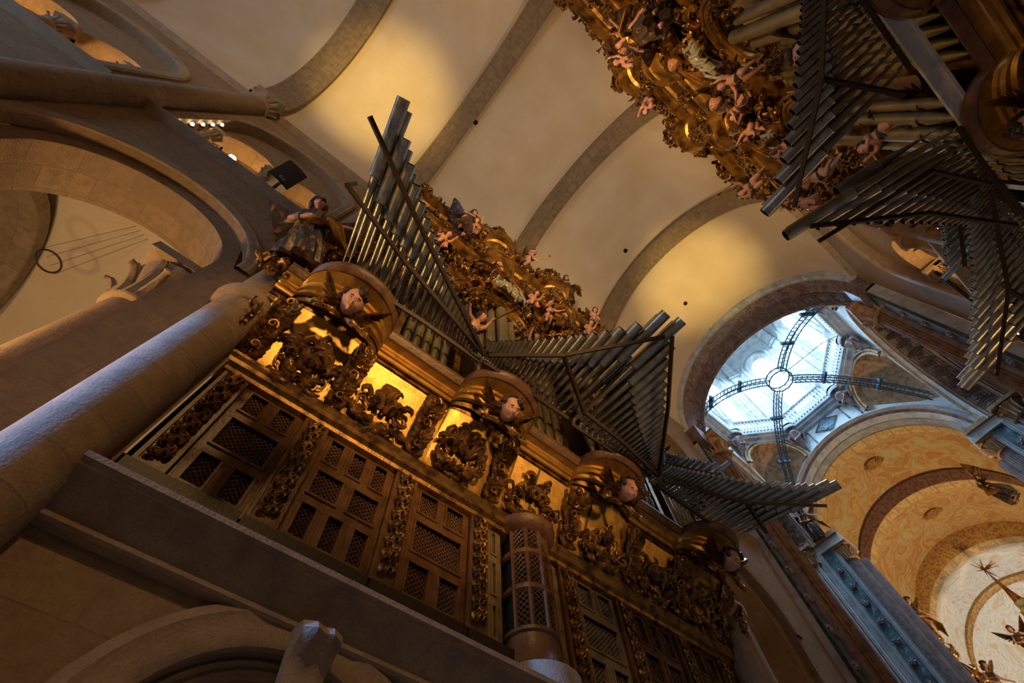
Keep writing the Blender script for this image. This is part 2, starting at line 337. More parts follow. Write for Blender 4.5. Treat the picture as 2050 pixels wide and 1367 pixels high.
for s, side in ((-1, 'left'), (1, 'right')):
    mb = MB(); trim = MB()
    PW = lambda y, z, s=s: (PX(s), y, z)
    C = lambda v: (lambda y: v)
    for i, (y0, y1) in enumerate(BAYS):
        yc = (y0+y1)/2 if y1 < 12 else 9.45
        if i in (3, 4):
            ycl = 1.1 if i == 3 else 5.85
            wall_band(mb, PW, y0, y1, 0, 4.2, ycl, 1.02, 2.88, 0)
            curtain(mb, PW, [y0, y1], C(9.0), C(SILL))
            if i == 3: curtain(mb, PW, [y0, -.76], C(4.2), C(9.0))
            else: curtain(mb, PW, [7.68, y1], C(4.2), C(9.0))
            reveal(mb, s, 0, 1.0, ycl, 1.02, 2.88, 0)
        else:
            wall_band(mb, PW, y0, y1, 0, SILL, yc, 1.52, 8.25, 0)
            # stepped order and deep soffit
            reveal(mb, s, 0, .16, yc, 1.52, 8.25, 0)
            curtain(mb, lambda y, z: (PX(s, .16), y, z), [yc-1.52, yc-1.24], C(0), lambda y: archz(yc, 1.52, 8.25)(y))
            curtain(mb, lambda y, z: (PX(s, .16), y, z), [yc+1.24, yc+1.52], C(0), lambda y: archz(yc, 1.52, 8.25)(y))
            curtain(mb, lambda y, z: (PX(s, .16), y, z), arc_us(yc, 1.24), archz(yc, 1.24, 8.25), archz(yc, 1.52, 8.25))
            reveal(mb, s, .16, .95, yc, 1.24, 8.25, 0)
        # triforium
        yt = yc
        wall_band(mb, PW, y0, y1, SILL, NZ, yt, 1.45, 13.9, SILL)
        reveal(mb, s, 0, .22, yt, 1.45, 13.9, SILL, True)
        PI2 = lambda y, z, s=s: (PX(s, .22), y, z)
        def subz(y, yt=yt):
            for c in (yt-.70, yt+.70):
                if abs(y-c) <= .62: return 13.3 + math.sqrt(max(0, .3844-(y-c)**2))
            return SILL
        us = sorted(set([yt-1.449+2.898*k/96 for k in range(97)] + [yt-1.3199, yt-.0801, yt+.0801, yt+1.3199]))
        curtain(mb, PI2, us, subz, archz(yt, 1.45, 13.9))
        for c in (yt-.70, yt+.70): reveal(mb, s, .22, .62, c, .62, 13.3, SILL, True, n=14)
    # sill and springing string courses, archivolts
    mb.obj('wall_'+side, M_STONE, kind='structure')
    k = 0
    for i, (y0, y1) in enumerate(BAYS):
        yc = (y0+y1)/2 if y1 < 12 else 9.45
        t = MB(); prof = [(0, -.10), (-.10, -.02), (-.16, .03), (-.16, .09), (-.04, .12), (0, .12)]
        ya, yb = y0+.26, y1-.26
        t.grid([[(PX(s, d), y, SILL-.08+z) for d, z in prof] for y in (ya, yb)])
        t.grid([[(PX(s, d*.9), y, NZ-.12+z*1.1) for d, z in prof] for y in (ya, yb)])
        ring(t, s, 0, .07, yc, 1.45, .22, 13.9, SILL)
        if i not in (3, 4): ring(t, s, 0, .06, yc, 1.52, .20, 8.25, 8.2)
        else:
            ycl = 1.1 if i == 3 else 5.85
            ring(t, s, 0, .09, ycl, 1.02, .30, 2.88, 0)
            ring(t, s, .12, .07, ycl, .90, .12, 2.88, 0)
        t.obj('trim_%d' % (i+1 + (6 if s > 0 else 0)), M_STONEP, kind='structure')
# nave barrel vault
mb = MB(); n = 48
mb.grid([[(NX-NR*cos(pi*k/n), y, NZ+NR*sin(pi*k/n)) for y in [-14.2 + 26.6*j/12 for j in range(13)]] for k in range(n+1)])
mb.obj('ceiling', M_PLASTER, kind='structure')
# transverse arches of the vault
RL = ['transverse stone arch of the vault at the far west end', 'transverse stone arch at the upper left edge of the picture',
      'tan transverse arch springing from the capital above the left gallery', 'ashlar transverse arch behind the left horizontal pipes',
      'ashlar transverse arch rising behind the left organ crown', 'ashlar transverse arch between the left organ and the crossing']
for (y, w), lb in zip(RIBS, RL):
    mb = MB(); R2 = NR-.2
    rows = []; uvs = []
    for k in range(n+1):
        a = pi*k/n; row = []; uv = []
        for (r, dy, v) in ((NR+.02, -w/2, 0), (R2, -w/2, .22), (R2, w/2, .22+w), (NR+.02, w/2, .44+w)):
            row.append((NX-r*cos(a), y+dy, NZ+r*sin(a))); uv.append((a*R2, v))
        rows.append(row); uvs.append(uv)
    mb.grid(rows, uvs); mb.obj('transverse_arch', M_RIB, label=lb, cat='arch', group='stone arches of the nave vault', smooth=False)
# small dark holes of the vault (lamp ropes)
HOLES = [((3.0, 5.0), 0), ((.9, 2.2), 0)]
# engaged columns
def capital(mb, c, r, z0, z1, R, s=1, n=24):
    """leafy capital between z0 and z1 with square abacus"""
    h = z1-z0
    mb.lathe([(r, 0), (r*1.25, .02), (r*1.3, .05), (r*1.05, .08)], (c[0], c[1], z0), n)
    mb.lathe([(r*1.02, .06), (r*1.1, h*.4), (R*.98, h*.78), (R*.9, h*.84)], (c[0], c[1], z0), n)
    for t, hh, rr in ((0, .45, 1.15), (.5, .74, 1.0)):
        for j in range(8):
            a = 2*pi*(j+t)/8
            pts = []; rad = []
            for q in range(7):
                f = q/6; zz = z0+h*(.08 + hh*f)
                rad_out = r*1.05 + (R*rr-r)*f**1.6 + (.05*R if q > 4 else 0)
                if q == 6: zz -= h*.10
                pts.append((c[0]+rad_out*cos(a), c[1]+rad_out*sin(a), zz)); rad.append(r*(.32-.16*f))
            mb.tube(pts, rad, 6, squash=.5)
    a = R*1.02
    mb.box(c[0]-a, c[0]+a, c[1]-a, c[1]+a, z0+h*.84, z0+h)
def stone_column(x, y, label, z0=0., z1=NZ-.05, r=.27, mats=M_STONE):
    t = empty('stone_column', label, 'column', (x, y, z0))
    H = z1-z0; hc = .72
    sh = MB(); N = 20; k = int((H-hc)/.8)
    sh.lathe([(r*1.25, 0), (r*1.25, .15), (r*1.1, .22), (r, .3)]+[(r, .3+(H-hc-.3)*q/k) for q in range(1, k+1)], n=N); sh.obj('shaft', mats, t)
    rg = MB(); zr = 7.25-z0
    rg.lathe([(r, -.16), (r*1.22, -.12), (r*1.32, -.02), (r*1.28, .06), (r*1.05, .12), (r, .14)], (0, 0, zr), N); rg.obj('shaft_ring', M_STONEP, t)
    cp = MB(); capital(cp, (0, 0), r, H-hc, H, r*1.45, n=N); cp.obj('capital', M_STONEP, t)
    return t
cl = ['engaged column near the upper left corner under the arch capital', 'large round engaged column left of the organ, lit blue along one side',
      None, 'round engaged column just right of the left organ front']
for i, (y, _) in enumerate(RIBS[2:]):
    for s in (-1, 1):
        if i == 2: continue
        if s == 1 and i not in (0, 1, 3): continue
        yy = {0: -5.15, 1: -1.07, 3: 7.97}[i]
        lab = cl[i] if s < 0 else 'engaged column of the right wall, number %s from the west' % ('one', 'two', 'three', 'four')[i]
        stone_column(PX(s, -.08), yy, lab)
# floor, west wall, aisle shells
mb = MB(); mb.box(-9.5, 10.3, -14.3, 42, -.3, 0); mb.obj('floor', M_FLOOR, kind='structure', smooth=False)
mb = MB()
us = [PX(-1)+2*NR*k/40 for k in range(41)]
mb.box(PX(-1)-5.9, PX(1)+5.9, -14.6, -14.2, 0, 5.6)
for a, b in ((-9.5, -3.2), (3.9, 10.3)): mb.box(a, b, -14.6, -14.2, 5.6, 12.8)
mb.box(-9.5, 10.3, -14.6, -14.2, 12.8, 22)
mb.obj('wall_west', M_STONE, kind='structure', smooth=False)
mb = MB(); mb.box(-3.2, 3.9, -14.45, -14.4, 5.6, 12.8); w = mb.obj('window_1', M_PANEW, kind='structure', smooth=False)
for s, side in ((-1, 'north'), (1, 'south')):
    mb = MB(); ax = NX + s*(NR+3.1); R = 2.25
    m2 = 24
    mb.grid([[(ax-R*cos(pi*k/m2), y, 9.56+1.1*sin(pi*k/m2)) for y in (-14.2, -9, -5, -1, 3, 7, 12.4)] for k in range(m2+1)])
    mb.obj('ceiling', M_PLASTER, kind='structure')
    mb = MB(); xo = ax+s*R
    mb.quad((xo, -14.2, 0), (xo, 12.4, 0), (xo, 12.4, 9.6), (xo, -14.2, 9.6), uv=((0, 0), (26, 0), (26, 8), (0, 8)))
    # gallery: floor and quarter vault over the aisle, back wall
    xg = PX(s, .75)
    mb.quad((xg, -14.2, SILL-.35), (xg, 12.4, SILL-.35), (xo, 12.4, SILL-.35), (xo, -14.2, SILL-.35), uv=((0, 0), (26, 0), (26, 4), (0, 4)))
    mb.grid([[(PX(s, .22)+s*4.9*sin(pi/2*k/12), y, SILL+.3+4.6*cos(pi/2*k/12)) for y in (-14.2, -5, 3, 12.4)] for k in range(13)])
    mb.obj('wall_%s_aisle' % side, M_STONE, kind='structure')
    for q, (y, w_) in enumerate([r for r in RIBS if r[0] > -6 and r[0] < 9]):
        if -.5 < y < 7: continue
        mb = MB(); R2 = R-.22
        mb.grid([[(ax-r*cos(pi*k/m2), y+dy, 8.3+r*sin(pi*k/m2)) for r, dy in ((R, -.35), (R2, -.35), (R2, .35), (R, .35))] for k in range(m2+1)])
        mb.box(xo-.3 if s > 0 else xo, xo if s > 0 else xo+.3, y-.35, y+.35, 0, 8.3)
        mb.obj('aisle_arch', M_RIB, label='stone arch across the aisle vault seen through the %s arcade, %s' % ('left' if s < 0 else 'right', ('nearest the left picture edge', 'behind the big round column', 'beyond the organ')[min(2, q)]), cat='arch', smooth=False)
# pier responds inside the arcade (leafy capital seen through the arch)
for s, y, lb in ((-1, -2.02, 'leafy stone capital on the pier left of the big column'), (-1, 8.6, 'leafy capital under the arcade right of the left organ')):
    t = empty('pier_respond', lb, 'column', (PX(s, .62), y, 0))
    sh = MB(); sh.lathe([(.24, 0), (.24, 3.5), (.24, 7.05)], n=16); sh.obj('shaft', M_STONE, t)
    cp = MB(); capital(cp, (0, 0), .24, 6.95, 8.05, .44, n=16); cp.obj('capital', M_STONEP, t)
# triforium columns
def gal_column(x, y, lb, grp='paired columns of the gallery openings'):
    t = empty('gallery_column', lb, 'column', (x, y, SILL), grp)
    b = MB()
    for dx in (-.14, .14): b.lathe([(.17, 0), (.17, .08), (.14, .16), (.13, .2), (.125, 1.25)], (dx, 0, 0), 14)
    b.obj('shaft', M_STONEP, t)
    c = MB()
    for dx in (-.13, .13): capital(c, (dx, 0), .125, 1.22, 1.70, .21, n=14)
    c.box(-.34, .34, -.19, .19, 1.62, 1.8); c.obj('capital', M_STONEP, t)
    return t
gc = None
names = {(-1, 1): 'top left corner gallery', (-1, 2): 'lamp-lit gallery beside the black loudspeaker', (-1, 5): 'gallery right of the left organ', (1, 5): 'gallery below the right organ pipes'}
for (s, i), nm in names.items():
    y0, y1 = BAYS[i]; yc = (y0+y1)/2 if y1 < 12 else 9.45
    for dy, w_ in ((-1.12, 'first'), (0, 'middle'), (1.12, 'last')):
        gc = gal_column(PX(s, .42), yc+dy*1.16, '%s stone column pair in the %s opening' % (w_, nm))
# stone ledge under the left organ and its twin on the right
def ledge(s, label):
    P = (lambda x: x) if s < 0 else (lambda x: 1.24-x)
    prof = [(-3.56, 4.02), (-3.46, 4.02), (-3.44, 4.04), (-3.44, 4.075), (-3.47, 4.09), (-3.46, 4.15), (-3.41, 4.22), (-3.33, 4.27), (-3.24, 4.29), (-3.24, 4.315), (-3.20, 4.33), (-3.20, 4.38), (-4.0, 4.38)]
    y0, y1 = -.80, 7.74
    mb = MB(); rows = [[(P(x), y0-.12*(x+3.56), z) for x, z in prof]] + [[(P(x), y, z) for x, z in prof] for y in (2, 5)] + [[(P(x), y1+.12*(x+3.56), z) for x, z in prof]]
    mb.grid(rows); mb.poly([(P(x), y0-.12*(x+3.56), z) for x, z in prof]+[(P(-4.0), y0, 3.98)]); mb.poly([(P(x), y1+.12*(x+3.56), z) for x, z in prof]+[(P(-4.0), y1, 3.98)])
    t = empty('stone_ledge', label, 'ledge', (0, 0, 0)); mb.obj('cornice_moulding', M_STONEP, t)
    b = MB(); yc = 3.46
    b.lathe([(.12, -.5), (.25, -.35), (.36, -.22), (.42, -.1), (.44, 0), (.44, .18), (.40, .2)], (P(-3.62), yc, 4.4), 24); b.obj('turret_base', M_STONEP, t)
    return t
ledge(-1, 'long moulded stone ledge carrying the left organ gallery'); 
# keystone brackets
for yk, lb in ((1.1, 'scrolled keystone bracket over the arch at the bottom edge'), (5.85, 'scrolled keystone bracket over the arch hidden further right')):
    mb = MB()
    prof = [(0, 4.02), (.10, 4.02), (.20, 4.0), (.24, 3.93), (.20, 3.86), (.13, 3.80), (.11, 3.7), (.13, 3.55), (.10, 3.42), (0, 3.40)]
    rows = [[(PX(-1, -d*f-.08), yk+dy*(1+.5*(z-3.4)), z) for d, z in prof] for dy, f in ((-.12, .0), (-.12, .9), (-.09, 1.0), (-.05, 1.12), (0, 1.0), (.05, 1.12), (.09, 1.0), (.12, .9), (.12, 0))]
    mb.grid(rows); mb.obj('keystone_bracket', M_STONEP, label=lb, cat='bracket')
# ================================================================== crossing
CX, CY, HX = .15, 17.8, 4.0
def ring_rows(cx, cz, R, y, n=48, a0=0, a1=pi): return [(cx-R*cos(a0+(a1-a0)*k/n), y, cz+R*sin(a0+(a1-a0)*k/n)) for k in range(n+1)]
def loft(circles, mat_, name, uvs=None, n=48, **kw):
    mb = MB(); rows = [ring_rows(cx, cz, R, y, n) for (cx, cz, R, y) in circles]
    rows = [list(r) for r in zip(*rows)]
    V = [0.]
    for i in range(1, len(circles)):
        a, b = circles[i-1], circles[i]; V.append(V[-1]+math.hypot(a[2]-b[2]+(b[1]-a[1])*.5, b[3]-a[3]))
    uvs = [[(pi*k/n*3.7, v) for v in V] for k in range(n+1)]
    mb.grid(rows, uvs); return mb.obj(name, mat_, **kw)
# west crossing arch: moulded face, carved band, panelled soffit
loft([(NX, 16.9, 3.93, 12.30), (NX, 16.9, 3.80, 12.32), (.36, 16.9, 3.80, 12.42), (.35, 16.9, 3.74, 12.46), (.34, 16.9, 3.76, 12.55)], M_MARB, 'trim_21', kind='structure')
loft([(.34, 16.9, 3.76, 12.55), (.33, 16.9, 3.70, 12.62), (.31, 16.9, 3.66, 12.80), (.30, 16.9, 3.60, 12.88), (.29, 16.9, 3.58, 12.98)], M_PURP, 'trim_22', kind='structure')
loft([(.29, 16.9, 3.58, 12.98), (.28, 16.9, 3.62, 13.02), (.25, 16.9, 3.63, 13.72), (.24, 16.9, 3.58, 13.76), (.22, 16.9, 3.62, 13.82)], M_PANEL, 'trim_23', kind='structure')
def panel_set(name, fpos, n, mat_, label, w=.7, L=.7):
    """carved coffers on an arch soffit"""
    mb = MB()
    for k in range(n):
        a = pi*(k+.5)/n
        F = fpos(a, w, L)
        for f in (1.0, .72):
            pts = [F(u*f, v*f) for u, v in ((-1, -1), (1, -1), (1, 1), (-1, 1), (-1, -1))]
            mb.tube(pts, .022, 5)
        pts = [F(.42*cos(t*pi/4), .42*sin(t*pi/4)) for t in range(9)]; mb.tube(pts, .035, 5)
        for q in range(4): mb.tube([F(.1*cos(q*pi/2), .1*sin(q*pi/2)), F(.55*cos(q*pi/2+.5), .5*sin(q*pi/2+.5)), F(.5*cos(q*pi/2+.9), .6*sin(q*pi/2+.9))], [.05, .04, .01], 5)
    return mb.obj(name, mat_, label=label, cat='moulding')
def fw(a, w, L):
    R = 3.61; da = .40*L/R/1.0
    return lambda u, v: Vector((.26-R*cos(a+u*da), 13.37+v*.28, 16.9+R*sin(a+u*da)))
panel_set('coffer_carving', fw, 17, M_PURP, 'row of carved coffers lining the underside of the big arch into the crossing')
# crossing walls
mb = MB()
def Ebot(c, R): return lambda x: 16.95 + math.sqrt(max(0, R*R-(x-c)**2))
def Etop(x):
    a = abs(x-CX)
    return 22.5 if a <= 1.6569 else 20.95 + (a-1.6569)/(4.0-1.6569)*(19.2-20.95)
xs = sorted(set([CX-4+8*k/64 for k in range(65)] + [CX-1.657, CX+1.657]))
faces = [(lambda u, z: (u, CY+4, z)), (lambda u, z: (u, CY-4, z)), (lambda u, z: (CX-4, u-CX+CY, z)), (lambda u, z: (CX+4, u-CX+CY, z))]
for fi, P in enumerate(faces):
    R = (4.0, 3.8, 3.7, 3.7)[fi]; cz = 16.95
    def top(u):
        a = abs(u-CX)
        if abs(a-1.657) < 2e-3: return 22.5 if fi < 0 else 20.95
        return Etop(u)
    def bot(u): return min(Ebot(CX-(.15 if fi == 0 else 0), R)(u), Etop(u)-.001)
    us = xs
    for a, b in zip(us[:-1], us[1:]):
        mid = (a+b)/2; inn = abs(mid-CX) < 1.657
        ta, tb = (22.5, 22.5) if inn else (Etop(a) if abs(a-CX) > 1.658 else 20.95, Etop(b) if abs(b-CX) > 1.658 else 20.95)
        mb.quad(P(a, bot(a)), P(b, bot(b)), P(b, tb), P(a, ta), uv=((a, bot(a)), (b, bot(b)), (b, tb), (a, ta)))
mb.obj('wall_crossing', M_MARBL, kind='structure', smooth=False)
# diagonal faces with arched squinches
oct_v = [(CX+4/cos(pi/8)*cos(pi/8+i*pi/4), CY+4/cos(pi/8)*sin(pi/8+i*pi/4)) for i in range(8)]
sq = MB(); arc = MB(); dark = MB()
for i in (0, 2, 4, 6):
    A = Vector((*oct_v[i], 0)); B = Vector((*oct_v[(i+1) % 8], 0))
    mid = (A+B)/2; d = (B-A).normalized(); ctr = Vector((CX, CY, 0)); nrm = (ctr-mid).normalized()
    apex = Vector((CX+4*(1 if mid.x > CX else -1), CY+4*(1 if mid.y > CY else -1), 19.0))
    R = 1.32
    def P(u, z): return tuple(mid + d*u + Vector((0, 0, z)))
    H = 1.657
    zz = lambda u: 20.95 + (math.sqrt(max(0, R*R-u*u)) if abs(u) < R else 0)
    us = [-H] + [-R*cos(pi*k/20) for k in range(21)] + [H]
    curtain(sq, P, us, zz, lambda u: 22.5)
    for r0, out in ((R, .10), (R+.16, .16)):
        rows = [[mid + d*(-(r)*cos(pi*k/20)) + nrm*o + Vector((0, 0, 20.95+r*.99*sin(pi*k/20))) for r, o in ((r0, -.25), (r0, out), (r0+.10, out), (r0+.13, 0))] for k in range(21)]
        arc.grid(rows)
    inner = [mid + d*(-R*cos(pi*k/20)) - nrm*.25 + Vector((0, 0, 20.95+R*sin(pi*k/20))) for k in range(21)]
    rows = [[p.lerp(apex, f) - nrm*(.9*sin(pi*f)) for f in (0, .2, .4, .6, .8, 1)] for p in inner]
    dark.grid(rows)
    # sides under the springing
    for sgn in (-1, 1):
        q = [mid+d*sgn*H, mid+d*sgn*R]
        sq.quad(tuple(q[0]+Vector((0, 0, 20.95))), tuple(q[1]+Vector((0, 0, 20.95))), tuple(q[1]-nrm*.25+Vector((0, 0, 20.95))), tuple(apex))
sq.obj('wall_squinches', M_MARBL, kind='structure', smooth=False)
arc.obj('trim_24', M_OCHRE, kind='structure'); dark.obj('wall_niches', M_OCHRE, kind='structure')
# lantern drum
def octloop(a, z): return [(CX+a/cos(pi/8)*cos(pi/8+i*pi/4), CY+a/cos(pi/8)*sin(pi/8+i*pi/4), z) for i in range(8)]
t = empty('lantern_cornice', 'dark grey octagonal cornice ring at the foot of the domed lantern', 'cornice', (0, 0, 0))
mb = MB(); prof = [(4.02, 22.25), (3.86, 22.32), (3.80, 22.42), (3.62, 22.48), (3.60, 22.56), (3.47, 22.60), (3.45, 22.72), (3.52, 22.78), (4.02, 22.80)]
mb.grid([octloop(a, z) for a, z in prof], close_v=True); mb.obj('moulding', M_MARB, t, smooth=False)
mb = MB()
for x, y, z in octloop(3.62, 22.72): mb.lathe([(.42, -.12), (.46, 0), (.44, .08), (0, .09)], (x, y, z-.05), 16)
mb.obj('corner_pads', M_MARB, t)
for i, (x, y, z) in enumerate(octloop(3.72, 22.5)):
    # carved figure brackets under the corners
    mb = MB(); d = (Vector((CX, CY, 0))-Vector((x, y, 0))).normalized(); c = Vector((x, y, 0))
    path = [c+d*.10+Vector((0, 0, 22.45)), c+d*.22+Vector((0, 0, 22.25)), c+d*.10+Vector((0, 0, 22.0)), c-d*.02+Vector((0, 0, 21.75)), c-d*.15+Vector((0, 0, 21.45))]
    mb.tube(path, [.24, .27, .20, .15, .03], 10)
    sd = d.cross(Vector((0, 0, 1)))
    for sg in (-1, 1):
        mb.tube([c+d*.2+sd*sg*.12+Vector((0, 0, 22.3)), c+sd*sg*.42+d*.1+Vector((0, 0, 22.15)), c+sd*sg*.28+d*.05+Vector((0, 0, 21.85))], [.12, .08, .03], 8)
    for q in range(6): mb.tube([c+d*(.28)+sd*(.2*cos(q))+Vector((0, 0, 22.3-.08*q)), c+d*.33+sd*.25*cos(q+1)+Vector((0, 0, 22.25-.1*q))], [.06, .02], 6)
    mb.obj('corner_bracket', M_MAUVE, t)
# balustrade
t = empty('lantern_balustrade', 'octagonal stone balustrade running round the base of the bright lantern', 'balustrade', (0, 0, 0))
mb = MB(); mb.grid([octloop(a, z) for a, z in ((3.42, 23.62), (3.38, 23.68), (3.38, 23.76), (3.56, 23.76), (3.56, 23.66), (3.52, 23.62), (3.42, 23.62))], close_v=True)
mb.obj('handrail', M_MARBL, t, smooth=False)
V = octloop(3.48, 22.8); bal = None; cnt = 0
for i in range(8):
    a = Vector(V[i]); b = Vector(V[(i+1) % 8])
    if i in (4, 5): continue
    for k in range(15):
        p = a.lerp(b, (k+1)/16)
        if bal is None:
            mb = MB(); mb.lathe([(.055, 0), (.05, .06), (.03, .1), (.075, .3), (.06, .45), (.03, .55), (.03, .62), (.055, .7), (.05, .84)], (0, 0, 0), 8)
            bal = mb.obj('baluster', M_MARBL, t); bal.location = p
        else:
            o = bal.copy(); COL.objects.link(o); o.location = p; o.parent = t
    if True:
        mb = MB(); mb.lathe([(.34, 0), (.34, .12), (.26, .2), (.26, .72), (.34, .82), (.36, .98), (0, 1.0)], tuple(a), 14)
        mb.obj('corner_post', M_MARBL, t)
# drum walls and windows
mb = MB(); z0, z1 = 22.5, 31.5; W2 = .62; sp = 29.3
tr = MB(); wi = 3
for i in range(8):
    A = Vector((*octloop(4.1, 0)[i][:2], 0)); B = Vector((*octloop(4.1, 0)[(i+1) % 8][:2], 0))
    mid = (A+B)/2; d = (B-A).normalized(); nrm = (Vector((CX, CY, 0))-mid).normalized(); H = (B-A).length/2
    P = lambda u, z: tuple(mid+d*u+Vector((0, 0, z)))
    wt = lambda u: sp + math.sqrt(max(0, W2*W2-u*u))
    curtain(mb, P, [-H, -W2], lambda u: z0, lambda u: z1); curtain(mb, P, [W2, H], lambda u: z0, lambda u: z1)
    curtain(mb, P, [-W2, W2], lambda u: z0, lambda u: 23.9)
    us = [-W2*cos(pi*k/16) for k in range(17)]; curtain(mb, P, us, wt, lambda u: z1)
    # jambs
    path = [(-W2, 23.9)] + [(-W2*cos(pi*k/16), sp+W2*sin(pi*k/16)) for k in range(17)] + [(W2, 23.9)]
    mb.grid([[mid+d*u+Vector((0, 0, z)), mid+d*u*.9-nrm*.5+Vector((0, 0, z))] for u, z in path])
    # archivolts round each window and pilasters at the corners
    for r0, o in ((W2+.04, .10), (W2+.30, .16)):
        pp = [(-r0, 23.9)] + [(-r0*cos(pi*k/16), sp+r0*sin(pi*k/16)) for k in range(17)] + [(r0, 23.9)]
        tr.tube([mid+d*u+nrm*.02+Vector((0, 0, z)) for u, z in pp], .07 if r0 < .8 else .1, 8)
    M = Matrix.Translation(A) @ Matrix.Rotation(math.atan2((Vector((CX, CY, 0))-A).y, (Vector((CX, CY, 0))-A).x), 4, 'Z')
    tr.box(-.15, .22, -.26, .26, 22.8, 29.2, M); tr.box(-.15, .32, -.34, .34, 29.2, 29.35, M); tr.box(-.15, .28, -.28, .28, 29.35, 31.5, M)
    if i in (3, 4, 5, 6) and False: continue
    pn = MB(); pts = [mid+d*u*.9-nrm*.45+Vector((0, 0, z)) for u, z in path]
    pn.poly(pts)
    pf = pn.obj('window_%d' % wi, M_PANE, kind='structure', smooth=False)
    fr = MB()
    for u in (-.18, .18): fr.tube([mid+d*u-nrm*.40+Vector((0, 0, 23.9)), mid+d*u-nrm*.40+Vector((0, 0, sp+.5))], .025, 6)
    for z in (24.9, 25.9, 26.9, 27.9, 28.9): fr.tube([mid-d*.55-nrm*.40+Vector((0, 0, z)), mid+d*.55-nrm*.40+Vector((0, 0, z))], .02, 6)
    fr.obj('window_%d_glazing_bars' % wi, M_MARB, parent=pf); wi += 1
mb.obj('wall_lantern', M_LANT, kind='structure', smooth=False); tr.obj('trim_25', M_LANT, kind='structure')
mb = MB(); mb.grid([octloop(4.1*cos(pi/2*k/8), 31.5+2.8*sin(pi/2*k/8)) for k in range(9)], close_v=True); mb.obj('ceiling', M_MARBL, kind='structure')
# marble frames and the lozenge on the east side of the crossing
mb = MB(); y = 21.76
def fr(pts, r=.05): mb.tube([(x, y, z) for x, z in pts], r, 6)
fr([(.13, 22.35), (.78, 21.9), (.13, 21.42), (-.52, 21.9), (.13, 22.35)], .03)
for sg in (-1, 1):
    fr([(.13+sg*.95, 21.30), (.13+sg*.95, 22.2), (.13+sg*1.5, 22.2), (.13+sg*1.5, 21.05)], .045)
mb.obj('panel_frames', M_BLUEM, label='blue-grey marble panel frames on the wall between lantern and gilded choir arch', cat='moulding')
mb = MB(); mb.poly([(.13, y, 22.28), (.68, y, 21.9), (.13, y, 21.5), (-.42, y, 21.9)]); mb.v = [(x, yy-.0, z) for x, yy, z in mb.v]
mb.box(.13-.28, .13+.28, y-.02, y+.02, 21.62, 22.18, None)
mb.obj('lozenge', M_BLUEM, label='blue marble lozenge above the centre of the choir arch', cat='moulding', smooth=False)
# side arches of the crossing (north and south) with coffered soffits, and the transept vaults beyond
for sg, nm in ((-1, 'north'), (1, 'south')):
    def crow(x, R, n=40): return [(x, CY-R*cos(pi*k/n), 16.95+R*sin(pi*k/n)) for k in range(n+1)]
    def L2(cs, mt, name, **kw):
        mb = MB(); rows = [crow(x, R) for x, R in cs]; rows = [list(r) for r in zip(*rows)]
        mb.grid(rows, [[(pi*k/40*3.7, j*.4) for j in range(len(cs))] for k in range(41)]); return mb.obj(name, mt, **kw)
    X = CX+sg*4.0
    L2([(X, 3.95), (X-sg*.06, 3.9), (X-sg*.08, 3.75), (X, 3.68)], M_OCHRE, 'trim_%d' % (26 if sg < 0 else 27), kind='structure')
    L2([(X, 3.70), (X+sg*.12, 3.6), (X+sg*.16, 3.55)], M_MARBL, 'trim_%d' % (28 if sg < 0 else 29), kind='structure')
    L2([(X+sg*.16, 3.55), (X+sg*.2, 3.6), (X+sg*1.1, 3.6), (X+sg*1.15, 3.55), (X+sg*1.3, 3.9)], M_SOFFIT, 'trim_%d' % (30 if sg < 0 else 31), kind='structure')
    def fs(a, w, L, X=X, sg=sg):
        R = 3.57; da = .36*L/R
        return lambda u, v: Vector((X+sg*.65+v*.34, CY-R*cos(a+u*da), 16.95+R*sin(a+u*da)))
    panel_set('coffer_carving', fs, 19, M_PANEL, 'carved ochre coffers under the %s side arch of the crossing' % nm)
    mb = MB(); mb.grid([[(X+sg*(1.3+dx), CY-3.9*cos(pi*k/32), 16.9+3.9*sin(pi*k/32)) for dx in (0, 3, 7)] for k in range(33)]); mb.obj('ceiling', M_PLASTER, kind='structure')
    mb = MB()
    for yy in (CY-3.9, CY+3.9): mb.quad((X+sg*1.3, yy, 0), (X+sg*8.3, yy, 0), (X+sg*8.3, yy, 16.9), (X+sg*1.3, yy, 16.9), uv=((0, 0), (7, 0), (7, 17), (0, 17)))
    mb.quad((X+sg*8.3, CY-3.9, 0), (X+sg*8.3, CY+3.9, 0), (X+sg*8.3, CY+3.9, 21), (X+sg*8.3, CY-3.9, 21), uv=((0, 0), (8, 0), (8, 21), (0, 21)))
    mb.obj('wall_transept_%s' % nm, M_STONE, kind='structure', smooth=False)
# crossing piers: stacks of painted pilasters and fluted columns
def strip(t, name, x0, x1, y0, y1, z1, mt, flutes=0, z0=0):
    mb = MB(); mb.box(x0, x1, y0, y1, z0, z1)
    if z1-z0 > 5 and name != 'pilaster':
        k = max(1, int((x1-x0)/.075))
        for q in range(k+1):
            xx = x0+(x1-x0)*q/k; r = .012+.012*(q % 2)
            if 'floral' in name and 0 < q < k: continue
            mb.tube([(xx, y0, z0), (xx, y0, (z0+z1)/2), (xx, y0, z1)], r, 6)
    return mb.obj(name, mt, t, auto=30)
def halfcol(t, x, y, r, z1, mt, name='fluted_shaft'):
    mb = MB(); nfl = 20; rows = []
    for z in (0, 4, 8, 12, z1):
        rows.append([(x+(r-(.10*r if k % 4 in (1, 2) else 0))*cos(2*pi*k/(nfl*4)), y+(r-(.10*r if k % 4 in (1, 2) else 0))*sin(2*pi*k/(nfl*4)), z) for k in range(nfl*4)])
    mb.grid(rows, close_v=True); return mb.obj(name, mt, t)
